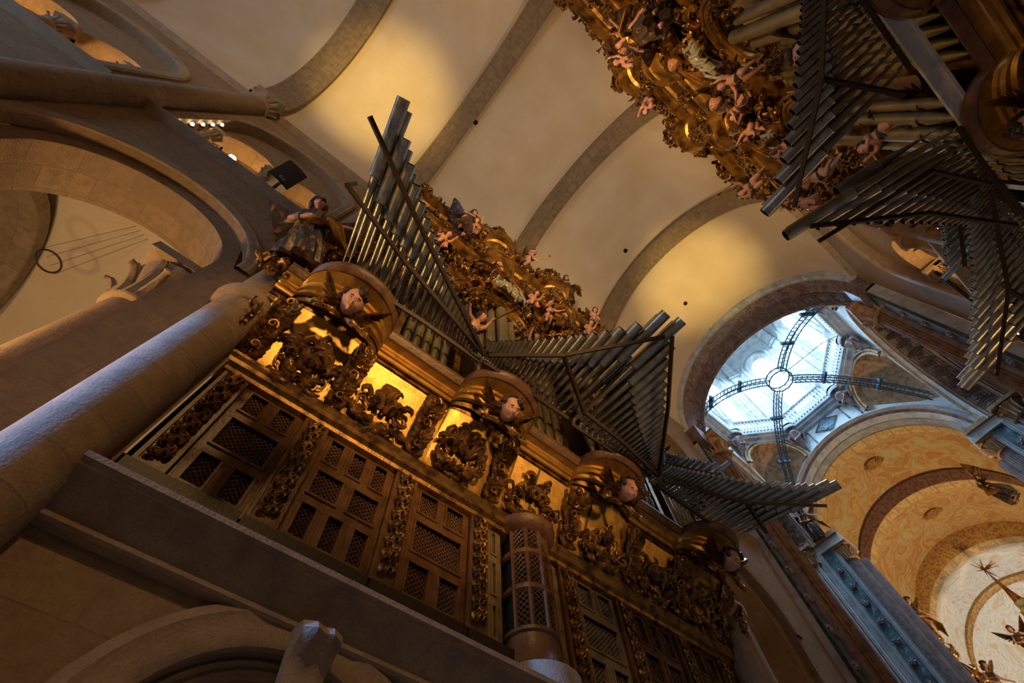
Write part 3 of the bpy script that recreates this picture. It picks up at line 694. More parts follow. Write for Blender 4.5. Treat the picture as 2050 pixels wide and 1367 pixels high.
def pilaster_flowers(t, x, y, z0, z1, axis, mt, n=12):
    src = None
    for k in range(n):
        z = z0+(z1-z0)*(k+.5)/n
        if src is None:
            mb = MB(); mb.lathe([(.05, -.03), (.06, 0), (0, .02)], (0, 0, 0), 8, M=Matrix.Rotation(pi/2, 4, 'X' if axis == 'y' else 'Y'))
            for q in range(6):
                a = q*pi/3; r = .11; p = (r*cos(a), 0, r*sin(a)) if axis == 'y' else (0, r*cos(a), r*sin(a)); mb.tube([(0, 0, 0), p], [.05, .045], 6)
            src = mb.obj('painted_flower', mt, t); o = src
        else: o = src.copy(); COL.objects.link(o); o.parent = t
        o.location = (x, y, z); o.rotation_euler = (0, k, 0) if axis == 'y' else (k, 0, 0)
def cross_cap(t, x, y, r, z0, z1, mt):
    cp = MB(); capital(cp, (x, y), r, z0, z1, r*1.5, n=16); return cp.obj('capital', mt, t)
for sg, nm in ((-1, 'left'), (1, 'right')):
    o = lambda v: (.30 + sg*v)
    def bx(t, name, a, b, y0, y1, z1, mt, z0=0):
        x0, x1 = sorted((o(a), o(b))); return strip(t, name, x0, x1, y0, y1, z1, mt, z0=z0)
    t = empty('crossing_pier', 'painted marble pier carrying the %s foot of the big arch into the crossing' % nm, 'pier', (0, 0, 0))
    bx(t, 'pilaster', 3.70, 4.8, 12.36, 13.95, 16.2, M_MARB)
    bx(t, 'floral_pilaster', 3.62, 3.9, 12.42, 12.95, 16.1, M_GREENM)
    bx(t, 'pilaster', 3.50, 3.9, 13.02, 13.12, 16.1, M_MAUVE)
    halfcol(t, o(3.58), 13.42, .33, 15.9, M_BROWNM)
    bx(t, 'pilaster', 3.45, 3.9, 13.74, 13.90, 16.1, M_MARBL)
    cross_cap(t, o(3.58), 13.42, .34, 15.85, 16.75, M_OCHRE)
    bx(t, 'entablature', 3.42, 4.8, 12.36, 13.0, 16.95, M_PURP, 16.1); bx(t, 'abacus', 3.1, 4.8, 12.98, 13.92, 16.95, M_PURP, 16.75)
    for k in range(5):
        zc = 2.0
    pilaster_flowers(t, o(3.60), 12.68, 1, 16, 'x', M_MAUVE, 18)
    # east pier of the crossing
    o2 = lambda v: (-.05 + sg*v) if sg < 0 else (.35+v)
    def bz(t, name, a, b, y0, y1, z1, mt, z0=0):
        x0, x1 = sorted((o2(a), o2(b))); return strip(t, name, x0, x1, y0, y1, z1, mt, z0=z0)
    t = empty('choir_pier', 'tall pier of blue and mauve painted pilasters at the %s side of the gilded choir' % nm, 'pier', (0, 0, 0))
    bz(t, 'floral_pilaster', 6.85, 6.0, 21.55, 22.2, 16.6, M_GREENM)
    pilaster_flowers(t, o2(6.42), 21.53, 1, 16, 'y', M_MAUVE, 18)
    bz(t, 'marble_edge', 7.0, 6.85, 21.45, 22.2, 16.6, M_MARB)
    bz(t, 'marble_edge', 6.0, 5.75, 21.42, 22.2, 16.6, M_MARB)
    for k in range(3): bz(t, 'brown_moulding', 5.75-k*.22, 5.62-k*.22, 21.46+.05*k, 22.2, 16.6, M_BROWNM)
    bz(t, 'mauve_backing', 5.75, 4.95, 21.6, 22.2, 16.6, M_MAUVE)
    bz(t, 'fluted_pilaster', 5.0, 4.4, 21.35, 22.2, 16.4, M_MARBL)
    fl = MB()
    for k in range(4):
        xx = o2(4.9-k*.135); fl.tube([(xx, 21.35, .5), (xx, 21.35, 8), (xx, 21.35, 16.3)], .035, 6)
    fl.obj('flutes', M_MAUVE, t)
    cross_cap(t, o2(4.68), 21.62, .36, 16.2, 17.05, M_OCHRE)
    bz(t, 'blue_pilaster', 4.4, 4.05, 21.5, 22.4, 16.6, M_MARB); bz(t, 'blue_floral_pilaster', 4.05, 3.62, 21.6, 22.6, 16.6, M_BLUEM); bz(t, 'blue_pilaster', 3.62, 3.45, 21.65, 22.6, 16.6, M_MARB)
    pilaster_flowers(t, o2(3.83), 21.56, 1, 16, 'y', M_MAUVE, 20)
    halfcol(t, o2(3.28), 22.0, .26, 16.0, M_MAUVE, 'mauve_column'); halfcol(t, o2(3.05), 22.5, .26, 16.0, M_MAUVE, 'mauve_column')
    cross_cap(t, o2(3.28), 22.0, .26, 15.9, 16.6, M_OCHRE)
    bz(t, 'entablature', 5.1, 2.95, 21.4, 22.8, 17.15, M_OCHRE, 16.95); bz(t, 'entablature', 4.3, 2.9, 21.5, 22.8, 16.95, M_MARBL, 16.6)
# choir arch rings
cc = -.12
loft([(cc, 16.95, 4.25, 21.76), (cc, 16.95, 4.28, 21.62), (cc, 16.95, 4.20, 21.56), (cc, 16.95, 4.1, 21.7)], M_MARB, 'trim_32', kind='structure')
loft([(cc, 16.95, 4.1, 21.7), (cc, 16.95, 4.05, 21.72), (cc, 16.95, 3.98, 21.78)], M_BROWNM, 'trim_33', kind='structure')
loft([(cc, 16.95, 3.98, 21.78), (cc, 16.95, 3.92, 21.86), (cc, 16.95, 3.86, 21.98), (cc, 16.95, 3.86, 22.1)], M_MARBL, 'trim_34', kind='structure')
loft([(cc, 16.95, 3.86, 22.1), (cc, 16.95, 3.80, 22.1), (cc, 16.95, 3.76, 22.2), (cc, 16.95, 3.76, 22.5)], M_MARB, 'trim_35', kind='structure')
loft([(cc, 16.95, 3.76, 22.5), (cc, 16.95, 3.70, 22.52), (cc, 16.95, 3.72, 23.1)], M_FRESCOL, 'trim_36', kind='structure')
loft([(cc, 16.95, 3.72, 23.1), (-.14, 16.85, 3.85, 23.8), (-.17, 16.5, 3.92, 25.0), (-.2, 16.2, 3.98, 25.85)], M_FRESCO, 'ceiling', kind='structure')
loft([(-.2, 16.2, 3.98, 25.85), (-.2, 16.1, 3.94, 25.75), (-.22, 15.62, 3.97, 25.9), (-.22, 15.5, 3.98, 25.95)], M_FRESCOD, 'trim_37', kind='structure')
loft([(-.22, 15.5, 3.98, 25.95), (-.23, 15.38, 3.98, 26.35)], M_FRESCOL, 'trim_38', kind='structure')
loft([(-.23, 15.38, 3.98, 26.35), (-.25, 15.45, 3.95, 27.4), (-.25, 15.4, 3.86, 29.6)], M_FRESCO, 'ceiling', kind='structure')
loft([(-.25, 15.4, 3.86, 29.6), (-.26, 15.1, 3.85, 29.7), (-.27, 14.7, 3.95, 29.9), (-.28, 14.55, 4.0, 30.0)], M_FRESCOR, 'trim_39', kind='structure')
loft([(-.28, 14.55, 4.0, 30.0), (-.28, 14.4, 4.0, 30.4)], M_FRESCOL, 'trim_40', kind='structure')
loft([(-.28, 14.4, 4.0, 30.4), (-.3, 14.7, 3.95, 31.8), (-.3, 14.5, 3.85, 33.0)], M_FRESCOW, 'ceiling', kind='structure')
loft([(-.3, 14.5, 3.85, 33.0), (-.3, 14.42, 3.80, 33.0), (-.3, 14.3, 3.80, 33.15), (-.3, 14.2, 3.83, 33.2)], M_FRESCOR, 'trim_41', kind='structure')
n = 32; mb = MB()
mb.grid([[(-.3-3.83*cos(pi*k/n)*cos(pi/2*j/10), 33.2+3.2*sin(pi/2*j/10), 14.2+3.83*sin(pi*k/n)*cos(pi/2*j/10)**.8) for j in range(11)] for k in range(n+1)])
mb.obj('ceiling', M_FRESCOW, kind='structure')
mb = MB()
for sg in (-1, 1):
    x = -.2+sg*3.9
    mb.quad((x, 22.5, 0), (x, 33.3, 0), (x, 33.3, 16.2), (x, 22.5, 16.95), uv=((0, 0), (11, 0), (11, 16), (0, 16)))
mb.grid([[(-.3-3.83*cos(pi*k/n), 33.2+3.2*sin(pi*k/n), z) for z in (0, 7, 14.3)] for k in range(n+1)])
mb.obj('wall_choir', M_FRESCOW, kind='structure', smooth=False)
mb = MB(); mb.box(.75, 1.5, 35.4, 36.6, 11.0, 14.6); mb.v = []; mb.f = []; mb.uv = []
w2 = [( .9+ (x), 35.9, z) for x, z in ((-.42, 11.0), (.42, 11.0), (.42, 13.6), (.3, 14.0), (0, 14.2), (-.3, 14.0), (-.42, 13.6))]
mb.poly(w2); mb.obj('window_2', M_PANE, kind='structure', smooth=False)
# outer closing shells so that the building is whole
mb = MB()
mb.quad((-9.5, 12.4, 0), (-3.6, 12.4, 0), (-3.6, 12.4, 22), (-9.5, 12.4, 22)); mb.quad((4.4, 12.4, 0), (10.3, 12.4, 0), (10.3, 12.4, 22), (4.4, 12.4, 22))
mb.obj('wall_aisle_end', M_STONE, kind='structure', smooth=False)
# iron pulley frame hanging in the crossing
t = empty('iron_pulley_frame', 'blue-painted iron lattice frame of four curved arms hanging below the lantern', 'frame', (CX+.08, CY, 20.6))
ringm = MB(); zc = 1.5
for z, r in ((zc, .58), (zc-.32, .58)):
    ringm.tube([(r*cos(2*pi*k/12), r*sin(2*pi*k/12), z) for k in range(13)], .035, 6)
for k in range(12):
    a, b = 2*pi*k/12, 2*pi*(k+.5)/12; ringm.tube([(.58*cos(a), .58*sin(a), zc), (.58*cos(b), .58*sin(b), zc-.32)], .018, 5); ringm.tube([(.58*cos(b), .58*sin(b), zc-.32), (.58*cos(a+2*pi/12), .58*sin(a+2*pi/12), zc)], .018, 5)
ringm.obj('pulley_ring', M_IRONB, t)
for q in range(4):
    a = pi/4+q*pi/2; d = Vector((cos(a), sin(a), 0)); sd = Vector((-sin(a), cos(a), 0)); arm = MB()
    def pt(f, w, h): return d*(.58+(5.2-.58)*f) + sd*w + Vector((0, 0, zc-.1-2.6*f**2.0+h))
    for w, h in ((-.13, 0), (.13, 0), (-.13, -.26), (.13, -.26)): arm.tube([pt(k/16, w, h) for k in range(17)], .028, 5)
    for k in range(20):
        f = (k+.5)/20; f2 = (k+1)/20
        arm.tube([pt(f, -.13, 0), pt(f, .13, 0)], .018, 4); arm.tube([pt(f, -.13, 0), pt(f2, -.13, -.26)], .014, 4); arm.tube([pt(f, .13, 0), pt(f2, .13, -.26)], .014, 4); arm.tube([pt(f, -.13, -.26), pt(f, .13, -.26)], .014, 4)
    for f in (.32, .72):
        arm.box(-.30, .30, -.06, .06, -.1, .06, Matrix.Translation(pt(f, 0, 0)) @ Matrix.Rotation(a+pi/2, 4, 'Z'))
    arm.obj('lattice_arm', M_IRONB, t)
rp = MB(); rp.tube([(0, 0, zc), (2.4, -.6, zc-.9), (3.0, -.8, zc-1.4)], .02, 5); rp.obj('pulley_rope', M_MARBL, t)

# painted scallop shells on the choir vault, in low relief
for k, (c, nrm, lb, s) in enumerate((((.22, 24.45, 20.42), (0, -.25, -1), 'painted scallop shell on the gilded choir vault', .55), ((.30, 27.9, 19.22), (0, -.1, -1), 'painted scallop shell on the second bay of the choir vault', .5))):
    mb = MB(); c = Vector(c); n_ = Vector(nrm).normalized(); a_ = n_.cross(Vector((0, 1, 0))).normalized(); b_ = n_.cross(a_).normalized()
    for q in range(11):
        th = (q-5)*.24; d = a_*sin(th)+b_*cos(th)
        mb.tube([c+d*.05, c+d*s*.6-n_*.0, c+d*s*(1-.02*abs(q-5))], [.012, .04, .055], 6, squash=.5)
    mb.tube([c+a_*(s*1.0*sin((q-5)*.24))+b_*(s*cos((q-5)*.24)) for q in range(11)], .02, 6)
    mb.obj('painted_shell', M_FRESCOR, label=lb, cat='painting')
# ================================================================== organs
YC = 3.46; BC = (-.1, 2.4, 4.7, 7.1); BW = .64
def bulge(y, cs=BC, w=BW):
    for c in cs:
        q = (y-c)/w
        if abs(q) < 1: return math.sqrt(1-q*q)
    return 0.
def ysamp(y0, y1, cs=BC, w=BW, n=10):
    S = {y0, y1}
    for c in cs:
        for k in range(n*2+1):
            y = c - w*cos(pi*k/(2*n))
            if y0 < y < y1: S.add(y)
        for e in (-1e-3, 1e-3):
            for y in (c-w+e*0-1e-3, c+w+1e-3):
                if y0 < y < y1: S.add(y)
    q = y0
    while q < y1: S.add(q); q += .35
    return sorted(S)
ROOT = Vector((-3.6, YC, 4.4))
organ = empty('pipe_organ', 'gilded baroque pipe organ on the left wall above the wooden grilles', 'organ', ROOT)
def OP(mb, name, mt, parent=None, **kw):
    o = mb.obj(name, mt, parent or organ, **kw)
    if parent is None: o.location = -ROOT
    return o
def moulding(mb, base, bul, prof, y0=-.98, y1=7.9, cs=BC, w=BW, ends=True):
    rows = [[(base+bul*bulge(y, cs, w)+dx, y, z) for dx, z in prof] for y in ysamp(y0, y1, cs, w)]
    mb.grid(rows)
    if ends:
        for r in (rows[0], rows[-1]): mb.poly(list(r)+[(base-.7, r[0][1], prof[-1][1]), (base-.7, r[0][1], prof[0][1])])
# case body
mb = MB(); mb.box(-4.3, -3.82, -.8, 7.72, 4.38, 9.2); OP(mb, 'case_back', M_WOODD, smooth=False)
mb = MB()
for y0, y1 in ((-.8, .22), (.24, 1.45), (1.48, 2.57), (2.6, 4.32), (4.35, 5.42), (5.45, 6.65), (6.68, 7.72)): mb.box(-3.8, -3.60, y0, y1, 4.38, 4.84)
OP(mb, 'plinth', M_WOODD, smooth=False)
mb = MB()
for y0, y1 in ((-.25, .2), (.75, 1.4), (1.9, 2.4), (4.6, 5.2), (5.7, 6.3)): mb.box(-3.62, -3.594, y0, y1, 4.42, 4.52)
OP(mb, 'air_slot', M_BLACK, smooth=False)
# grille doors
def lattice(mb, P, y0, y1, z0, z1, sp=.075, r=.0085):
    W_, H_ = y1-y0, z1-z0
    for sgn in (1, -1):
        k = -int(H_/sp)-1
        while k*sp < W_+H_:
            # line u - sgn*v = c
            c = k*sp; pts = []
            if sgn > 0: u0, u1 = max(0, c), min(W_, c+H_); f = lambda u: u-c
            else: u0, u1 = max(0, c-H_), min(W_, c); f = lambda u: c-u
            if u1-u0 > .01:
                a = (u0, f(u0)); b = (u1, f(u1))
                if 0-1e-6 <= a[1] <= H_+1e-6 and -1e-6 <= b[1] <= H_+1e-6:
                    n = 1 if P is None else 4
                    if P is None: mb.tube([(-3.735, y0+a[0], z0+a[1]), (-3.735, y0+b[0], z0+b[1])], r, 4, cap=False)
                    else: mb.tube([P(y0+a[0]+(b[0]-a[0])*q/n, z0+a[1]+(b[1]-a[1])*q/n) for q in range(n+1)], r, 4, cap=False)
            k += 1
def frame(mb, y0, y1, z0, z1, w, x=-3.70, d=.03):
    for w_, dd in ((w, d), (w*.55, d*1.6)):
        mb.box(x-.03, x+dd*.6, y0, y1, z0, z0+w_); mb.box(x-.03, x+dd*.6, y0, y1, z1-w_, z1)
        mb.box(x-.03, x+dd*.6, y0, y0+w_, z0, z1); mb.box(x-.03, x+dd*.6, y1-w_, y1, z0, z1)
def grille_door(y0, y1, rows, mt):
    """rows: list of (z0, z1, count)"""
    fr = MB(); fr.box(-3.747, -3.70, y0, y0+.028, 4.86, 6.40); fr.box(-3.747, -3.70, y1-.028, y1, 4.86, 6.40)
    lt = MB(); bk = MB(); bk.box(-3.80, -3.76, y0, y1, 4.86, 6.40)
    zs = [4.86] + [r[1] for r in rows]
    ins = []
    for (a, b, c) in rows:
        wd = (y1-y0-.06)/c
        for k in range(c): ins.append((y0+.03+k*wd, y0+.03+(k+1)*wd, a, b))
    for (a, b, c, d) in ins:
        fr.box(-3.745, -3.698, a+.001, a+.07, c+.001, d-.001); fr.box(-3.745, -3.698, b-.07, b-.001, c+.001, d-.001)
        fr.box(-3.746, -3.695, a+.002, b-.002, c+.0005, c+.075); fr.box(-3.746, -3.695, a+.002, b-.002, d-.075, d-.0005)
        fr.box(-3.745, -3.676, a+.045, b-.045, c+.05, c+.075); fr.box(-3.745, -3.676, a+.045, b-.045, d-.075, d-.05)
        fr.box(-3.744, -3.678, a+.0455, a+.069, c+.051, d-.051); fr.box(-3.744, -3.678, b-.069, b-.0455, c+.051, d-.051)
        lattice(lt, None, a+.07, b-.07, c+.075, d-.075, .06)
    o = OP(fr, 'grille_door', mt, smooth=False)
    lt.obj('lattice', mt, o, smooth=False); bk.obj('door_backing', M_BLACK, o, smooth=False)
R5 = [(4.86, 5.37, 2), (5.37, 5.93, 1), (5.93, 6.40, 2)]; R5b = [(4.86, 5.40, 3), (5.40, 5.88, 2), (5.88, 6.40, 3)]; R1 = [(4.86, 5.37, 1), (5.37, 5.93, 1), (5.93, 6.40, 1)]
M_PALEW = mat('bleached_walnut', (.26, .19, .11), .5, 0, [(6, (.14, .09, .05), .4, .7, 6)], (30, .2, 4))
for y0, y1, r, mt in ((-.45, .25, R5, M_WOOD), (.54, 1.47, R5b, M_WOOD), (1.77, 2.59, R5, M_WOOD), (2.86, 3.10, R1, M_PALEW), (3.82, 4.06, R1, M_PALEW), (4.33, 5.15, R5, M_PALEW), (5.45, 6.38, R5b, M_WOOD), (6.67, 7.37, R5, M_WOOD)):
    grille_door(y0, y1, r, mt)
# ---- carved foliage
def leaf(mb, P, u, v, w, th, L, curl, Wd, lift, mir=1, n=7):
    """acanthus leaf in surface coordinates; P(u,v,w)->point"""
    a = th; x, y = u, v; ds = L/n; pts = []
    for k in range(n+1):
        pts.append((x, y, a)); x += cos(a)*ds; y += sin(a)*ds; a += curl*ds*(.6+1.4*k/n)/max(L, .01)
    rows = []
    for k, (x, y, a) in enumerate(pts):
        f = k/n; wd = Wd*(sin(pi*min(1, f*.92+.10))**.6)*(1+.28*(k % 2)); h = w + lift*sin(pi*f*.85)
        row = []
        for q, hh in ((-1, 0), (-.55, .8), (0, .35), (.55, .8), (1, 0)):
            row.append(P(mir*(x-sin(a)*wd*q), y+cos(a)*wd*q, h+hh*wd*.9))
        rows.append(row)
    mb.grid(rows)
def scroll(mb, P, u, v, w, th, R, turns=1.3, r=.03, mir=1, n=18):
    pts = []; rad = []
    for k in range(n+1):
        f = k/n; a = th+turns*2*pi*f*1.0; rr = R*(1-f)**.8+.01
        pts.append(P(mir*(u+rr*cos(a)), v+rr*sin(a), w+.05*f)); rad.append(r*(1-.45*f))
    mb.tube(pts, rad, 6)
def relief(mb, P, a, b, N, rg, scale=1., sym=True):
    """dense mirrored cluster of curling leaves inside an ellipse a x b"""
    for i in range(N):
        t = i/N; r = math.sqrt(rg.random()); ph = rg.uniform(-pi/2, pi/2)
        u = abs(a*r*cos(ph)); v = b*r*sin(ph)
        th = ph + rg.uniform(.4, 1.6)*(1 if v > 0 else -1); L = scale*rg.uniform(.16, .30)
        for mir in ((1, -1) if sym else (rg.choice((1, -1)),)):
            leaf(mb, P, u, v, rg.uniform(0, .07)+.08*(1-r), th, L, rg.choice((-1, 1))*rg.uniform(2.2, 4.6), scale*rg.uniform(.028, .05), scale*rg.uniform(.03, .08), mir)
    for q in range(6):
        ang = -pi/2+pi*(q+.5)/6
        for mir in (1, -1): scroll(mb, P, a*.75*cos(ang), b*.8*sin(ang), .03, ang+2, .10*scale, 1.2, .022*scale, mir)
# carved vine pilasters
for y0, y1 in ((-.72, -.45), (.25, .54), (1.47, 1.77), (2.59, 2.86), (4.06, 4.33), (5.15, 5.45), (6.38, 6.67), (7.37, 7.64)):
    mb = MB(); mb.box(-3.78, -3.66, y0, y1, 4.86, 6.40); mb.box(-3.78, -3.635, y0, y0+.035, 4.86, 6.40); mb.box(-3.78, -3.635, y1-.035, y1, 4.86, 6.40)
    mb.box(-3.779, -3.637, y0+.001, y1-.001, 4.861, 4.90); mb.box(-3.779, -3.637, y0+.001, y1-.001, 6.36, 6.399)
    o = OP(mb, 'carved_pilaster', M_WOOD, smooth=False)
    v = MB(); yc = (y0+y1)/2; rg = random.Random(int(y0*100))
    P = lambda u, vv, w: (-3.655+w*1.1, yc+u, vv)
    for k in range(15):
        z = 4.98+k*.094; s = 1 if k % 2 else -1
        leaf(v, P, 0, z, .0, pi/2-.3*s, .17, 5*s, .032, .03, 1); leaf(v, P, .02*s, z+.02, .01, pi/2-1.0*s, .12, -5*s, .026, .03, 1); scroll(v, P, .035*s, z+.04, .01, 0, .038, 1.1, .012)
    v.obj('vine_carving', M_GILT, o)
# moulding over the grilles, then the gilded cove swelling out to the gallery cornice
mb = MB(); prof = [(-3.80, 6.36), (-3.62, 6.38), (-3.60, 6.42), (-3.54, 6.44), (-3.53, 6.50), (-3.49, 6.53), (-3.49, 6.58), (-3.60, 6.60), (-3.80, 6.60)]
mb.grid([[(x, y, z) for x, z in prof] for y in (-.80, 7.72)]); mb.poly([(x, -.80, z) for x, z in prof]); mb.poly([(x, 7.72, z) for x, z in prof]); OP(mb, 'lower_moulding', M_GILT)
Z0, Z1 = 6.60, 7.46
def cove(y, z, w=0.):
    t = max(0, min(1, (z-Z0)/(Z1-Z0))); b = bulge(y); xt = -3.16+.10*b
    x = -3.60 + (xt+3.60)*(t**1.35)
    # outward-down normal
    sl = (xt+3.60)*1.35*max(.02, t)**.35/(Z1-Z0); nl = math.hypot(1, sl)
    return (x+w/nl, y, z-w*sl/nl)
mb = MB(); ys = ysamp(-.86, 7.78)
mb.grid([[cove(y, Z0+(Z1-Z0)*k/12) for k in range(13)] for y in ys])
for y in (-.86, 7.78): mb.poly([cove(y, Z0+(Z1-Z0)*k/12) for k in range(13)]+[(-3.7, y, Z1), (-3.7, y, Z0)])
OP(mb, 'gilded_cove', M_GOLD)
for k in range(9):
    y = -.62 + k*1.02; mb = MB()
    mb.tube([cove(y, Z0+(Z1-Z0)*q/8, .012) for q in range(9)], .016, 5)
    OP(mb, 'cove_joint', M_WOODD)
def vmould(mb, prof, y0=-.98, y1=7.9):
    """profile of (bow share, dx, z): the rings of a bow step inwards"""
    rows = [[(-2.86+.5*s*bulge(y)+dx, y, z) for s, dx, z in prof] for y in ysamp(y0, y1)]
    mb.grid(rows)
    for r in (rows[0], rows[-1]): mb.poly(list(r)+[(-3.5, r[0][1], prof[-1][2]), (-3.5, r[0][1], prof[0][2])])
mb = MB(); vmould(mb, [(.12, -.40, 7.44), (.14, -.36, 7.45), (.16, -.34, 7.50), (.34, -.34, 7.60), (.36, -.33, 7.56), (.42, -.32, 7.55), (.46, -.31, 7.60), (.50, -.30, 7.63)]); OP(mb, 'cornice_bed_moulding', M_GILT)
mb = MB(); vmould(mb, [(.50, -.30, 7.63), (.52, -.28, 7.60), (.60, -.25, 7.60), (.62, -.23, 7.65), (.70, -.20, 7.65), (.72, -.19, 7.70), (.76, -.17, 7.71), (.77, -.16, 7.755), (.95, -.06, 7.76)]); OP(mb, 'gold_cornice_band', M_GOLD)
mb = MB(); vmould(mb, [(.95, -.06, 7.76), (.96, -.04, 7.75), (.98, -.02, 7.76), (1, -.0, 7.79), (1, .02, 7.80), (1, .03, 7.82), (1, .05, 7.83), (1, .05, 7.86), (1, .0, 7.87), (1, -.62, 7.87)]); OP(mb, 'cornice_crown_moulding', M_WOOD)
# foliage reliefs on the cove
rg = random.Random(11)
for k, (yc, a, zc, b) in enumerate([(-.10, .46, 6.90, .27), (.95, .46, 6.90, .27), (2.15, .44, 6.93, .27), (3.46, .52, 6.95, .30), (4.85, .44, 6.93, .27), (6.0, .46, 6.92, .27), (7.05, .44, 6.93, .27)]):
    mb = MB(); P = lambda u, v, w, yc=yc, zc=zc: cove(yc+u, zc+v, w+.01)
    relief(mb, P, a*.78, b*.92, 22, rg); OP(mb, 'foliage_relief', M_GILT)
# carved garlands hanging beside the cherub heads, S-brackets
for k, yc in enumerate((.42, 1.55, 2.78, 4.15, 5.42, 6.50, 7.6, -.68)):
    mb = MB(); P = lambda u, v, w, yc=yc: cove(yc+u, min(Z1+.1, Z0+.05+v), w+.02)
    for q in range(15):
        z = .78-q*.052; s = 1 if q % 2 else -1
        for mir in (1, -1): leaf(mb, P, .015, z, .03+.05*sin(q*.9), -pi/2+.7, .20-.004*q, rg.uniform(3, 5), .042, .07, mir)
        if q % 3 == 0: scroll(mb, P, .0, z, .07, q, .055, 1.2, .022)
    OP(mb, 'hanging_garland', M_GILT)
# ---- winged heads and foliage under each bow of the cornice
for k, c in enumerate(BC):
    mb = MB(); P = lambda u, v, w, c=c: (-2.86+.26*bulge(c+u*.9)-.20+w*.9, c+u, 7.34+v)
    for mir in (1, -1):
        for q in range(9): leaf(mb, P, .10+.04*q, .02-.02*q, .02*(q % 3), .3-.22*q, .30, -2.5-.3*q, .045, .07, mir)
        for q in range(5): leaf(mb, P, .05+.05*q, -.12, .04, -1.2-.15*q, .28, 2.8, .045, .06, mir)
    for q in range(5): leaf(mb, P, -.08+.04*q, .10, .05, pi/2+(q-2)*.35, .22, (q-2)*1.1, .04, .07)
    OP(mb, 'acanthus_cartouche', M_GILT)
# turret between the doors
t_ = MB(); t_.lathe([(.31, 4.58), (.33, 4.60), (.33, 4.66), (.30, 4.70), (.30, 4.98), (.325, 5.0), (.325, 5.04), (.29, 5.06)], (-3.66, YC, 0), 32)
t_.lathe([(.29, 5.48), (.32, 5.50), (.32, 5.56), (.29, 5.58)], (-3.66, YC, 0), 32); t_.lathe([(.29, 5.98), (.32, 6.0), (.32, 6.06), (.29, 6.08)], (-3.66, YC, 0), 32)
t_.lathe([(.29, 6.38), (.36, 6.40), (.42, 6.46), (.44, 6.52), (.40, 6.58), (.30, 6.62), (.2, 6.64)], (-3.66, YC, 0), 32)
for a in np.linspace(-1.25, 1.25, 5): t_.tube([(-3.66+.295*cos(a), YC+.295*sin(a), 5.0), (-3.66+.295*cos(a), YC+.295*sin(a), 6.4)], .028, 6)
turret = OP(t_, 'grille_turret', M_WOOD)
l_ = MB()
for z0, z1 in ((5.06, 5.48), (5.58, 5.98), (6.08, 6.38)):
    lattice(l_, lambda u, z: (-3.66+.292*cos(u/.292), YC+.292*sin(u/.292), z), -.37, .37, z0, z1, .07, .008)
l_.obj('turret_lattice', M_WOOD, turret, smooth=False)
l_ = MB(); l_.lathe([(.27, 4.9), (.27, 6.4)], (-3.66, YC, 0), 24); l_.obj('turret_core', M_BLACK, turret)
# ---- upper case
T = (2.33, 4.68); TW = .56
XB = -3.02
def up(y): return bulge(y, T, TW)
mb = MB(); mb.box(-3.9, -3.35, -.75, 7.65, 7.88, 16.3); OP(mb, 'upper_case_back', M_WOODD, smooth=False)
def pipe_mesh(r, H, mt=None):
    mb = MB(); mb.lathe([(r*.28, 0), (r*.95, .42), (r, .46), (r, .5)], n=14)
    mb.lathe([(r, .62), (r, H-.02), (r*.93, H), (r*.6, H+.01), (0, H+.012)], n=14)
    mb.lathe([(r, .5), (r*.98, .5)], n=14); mb.lathe([(r, .5), (r, .62)], n=10, a0=.75, a1=2*pi-.75)
    mb.lathe([(r*.82, .46), (r*.82, .66)], n=10); return mb
def pipes(lst, nm='facade_pipe', mt=None):
    for (x, y, z, r, H) in lst: OP(pipe_mesh(r, H), nm, mt or M_TINL).location = Vector((x, y, z))-ROOT
P_ = []
for c in T:
    for k, (dy, H) in enumerate(((-.42, 2.2), (-.26, 2.75), (-.02, 3.1), (.22, 2.75), (.40, 2.2))): P_.append((XB+.06+.42*math.sqrt(max(0, 1-(dy/.56)**2)), c+dy, 7.95, (.075, .088, .115, .088, .075)[k], H))
for k in range(5): P_.append((XB-.02, YC+(k-2)*.205, 8.0, .098, 4.5-.28*abs(k-2)*1.3))
for sg in (-1, 1):
    for k in range(8): P_.append((XB-.05, YC+sg*(2.66-.118*k), 10.85, .052, 1.35-.085*k))
    for k in range(5): P_.append((XB-.02, YC+sg*(1.98+.17*k), 7.95, .078, 2.6-.14*k))
    for k in range(5): P_.append((XB+.02, YC+sg*(3.62+.14*(k-2)), 7.95, .066, 3.0-.25*abs(k-2)))
pipes(P_)
P_ = []
for k in range(9):
    P_.append((XB+.16, 1.05-.1*k+.1, 15.45, .036, .85)); P_.append((XB+.16, 2*YC-1.05+.1*k-.1, 15.45, .036, .85))
for k in range(9):
    P_.append((XB+.22+.06*(4-abs(k-4))/4, YC+(k-4)*.09, 13.2, .034, .95-.03*abs(k-4)))
for sg in (-1, 1):
    for k in range(7): P_.append((XB+.1, YC+sg*(2.75-.1*k), 12.75, .036, .95))
pipes(P_, 'small_facade_pipe')
# case uprights
mb = MB()
for y in (-.72, .22, .62, 1.70, 2.94, 3.98, 5.22, 6.30, 6.70, 7.64):
    x = XB+.05+.2*up(y); mb.box(-3.4, x, y-.055, y+.055, 7.88, 15.6)
    mb.box(-3.4, x+.04, y-.075, y+.075, 11.3, 11.55); mb.box(-3.4, x+.04, y-.075, y+.075, 14.2, 14.4)
OP(mb, 'case_upright', M_GILTB, smooth=False)
def um(base, bul, prof, nm, mt, y0=-.75, y1=7.67, cs=T, w=TW):
    mb = MB(); moulding(mb, base, bul, prof, y0, y1, cs, w); return OP(mb, nm, mt)
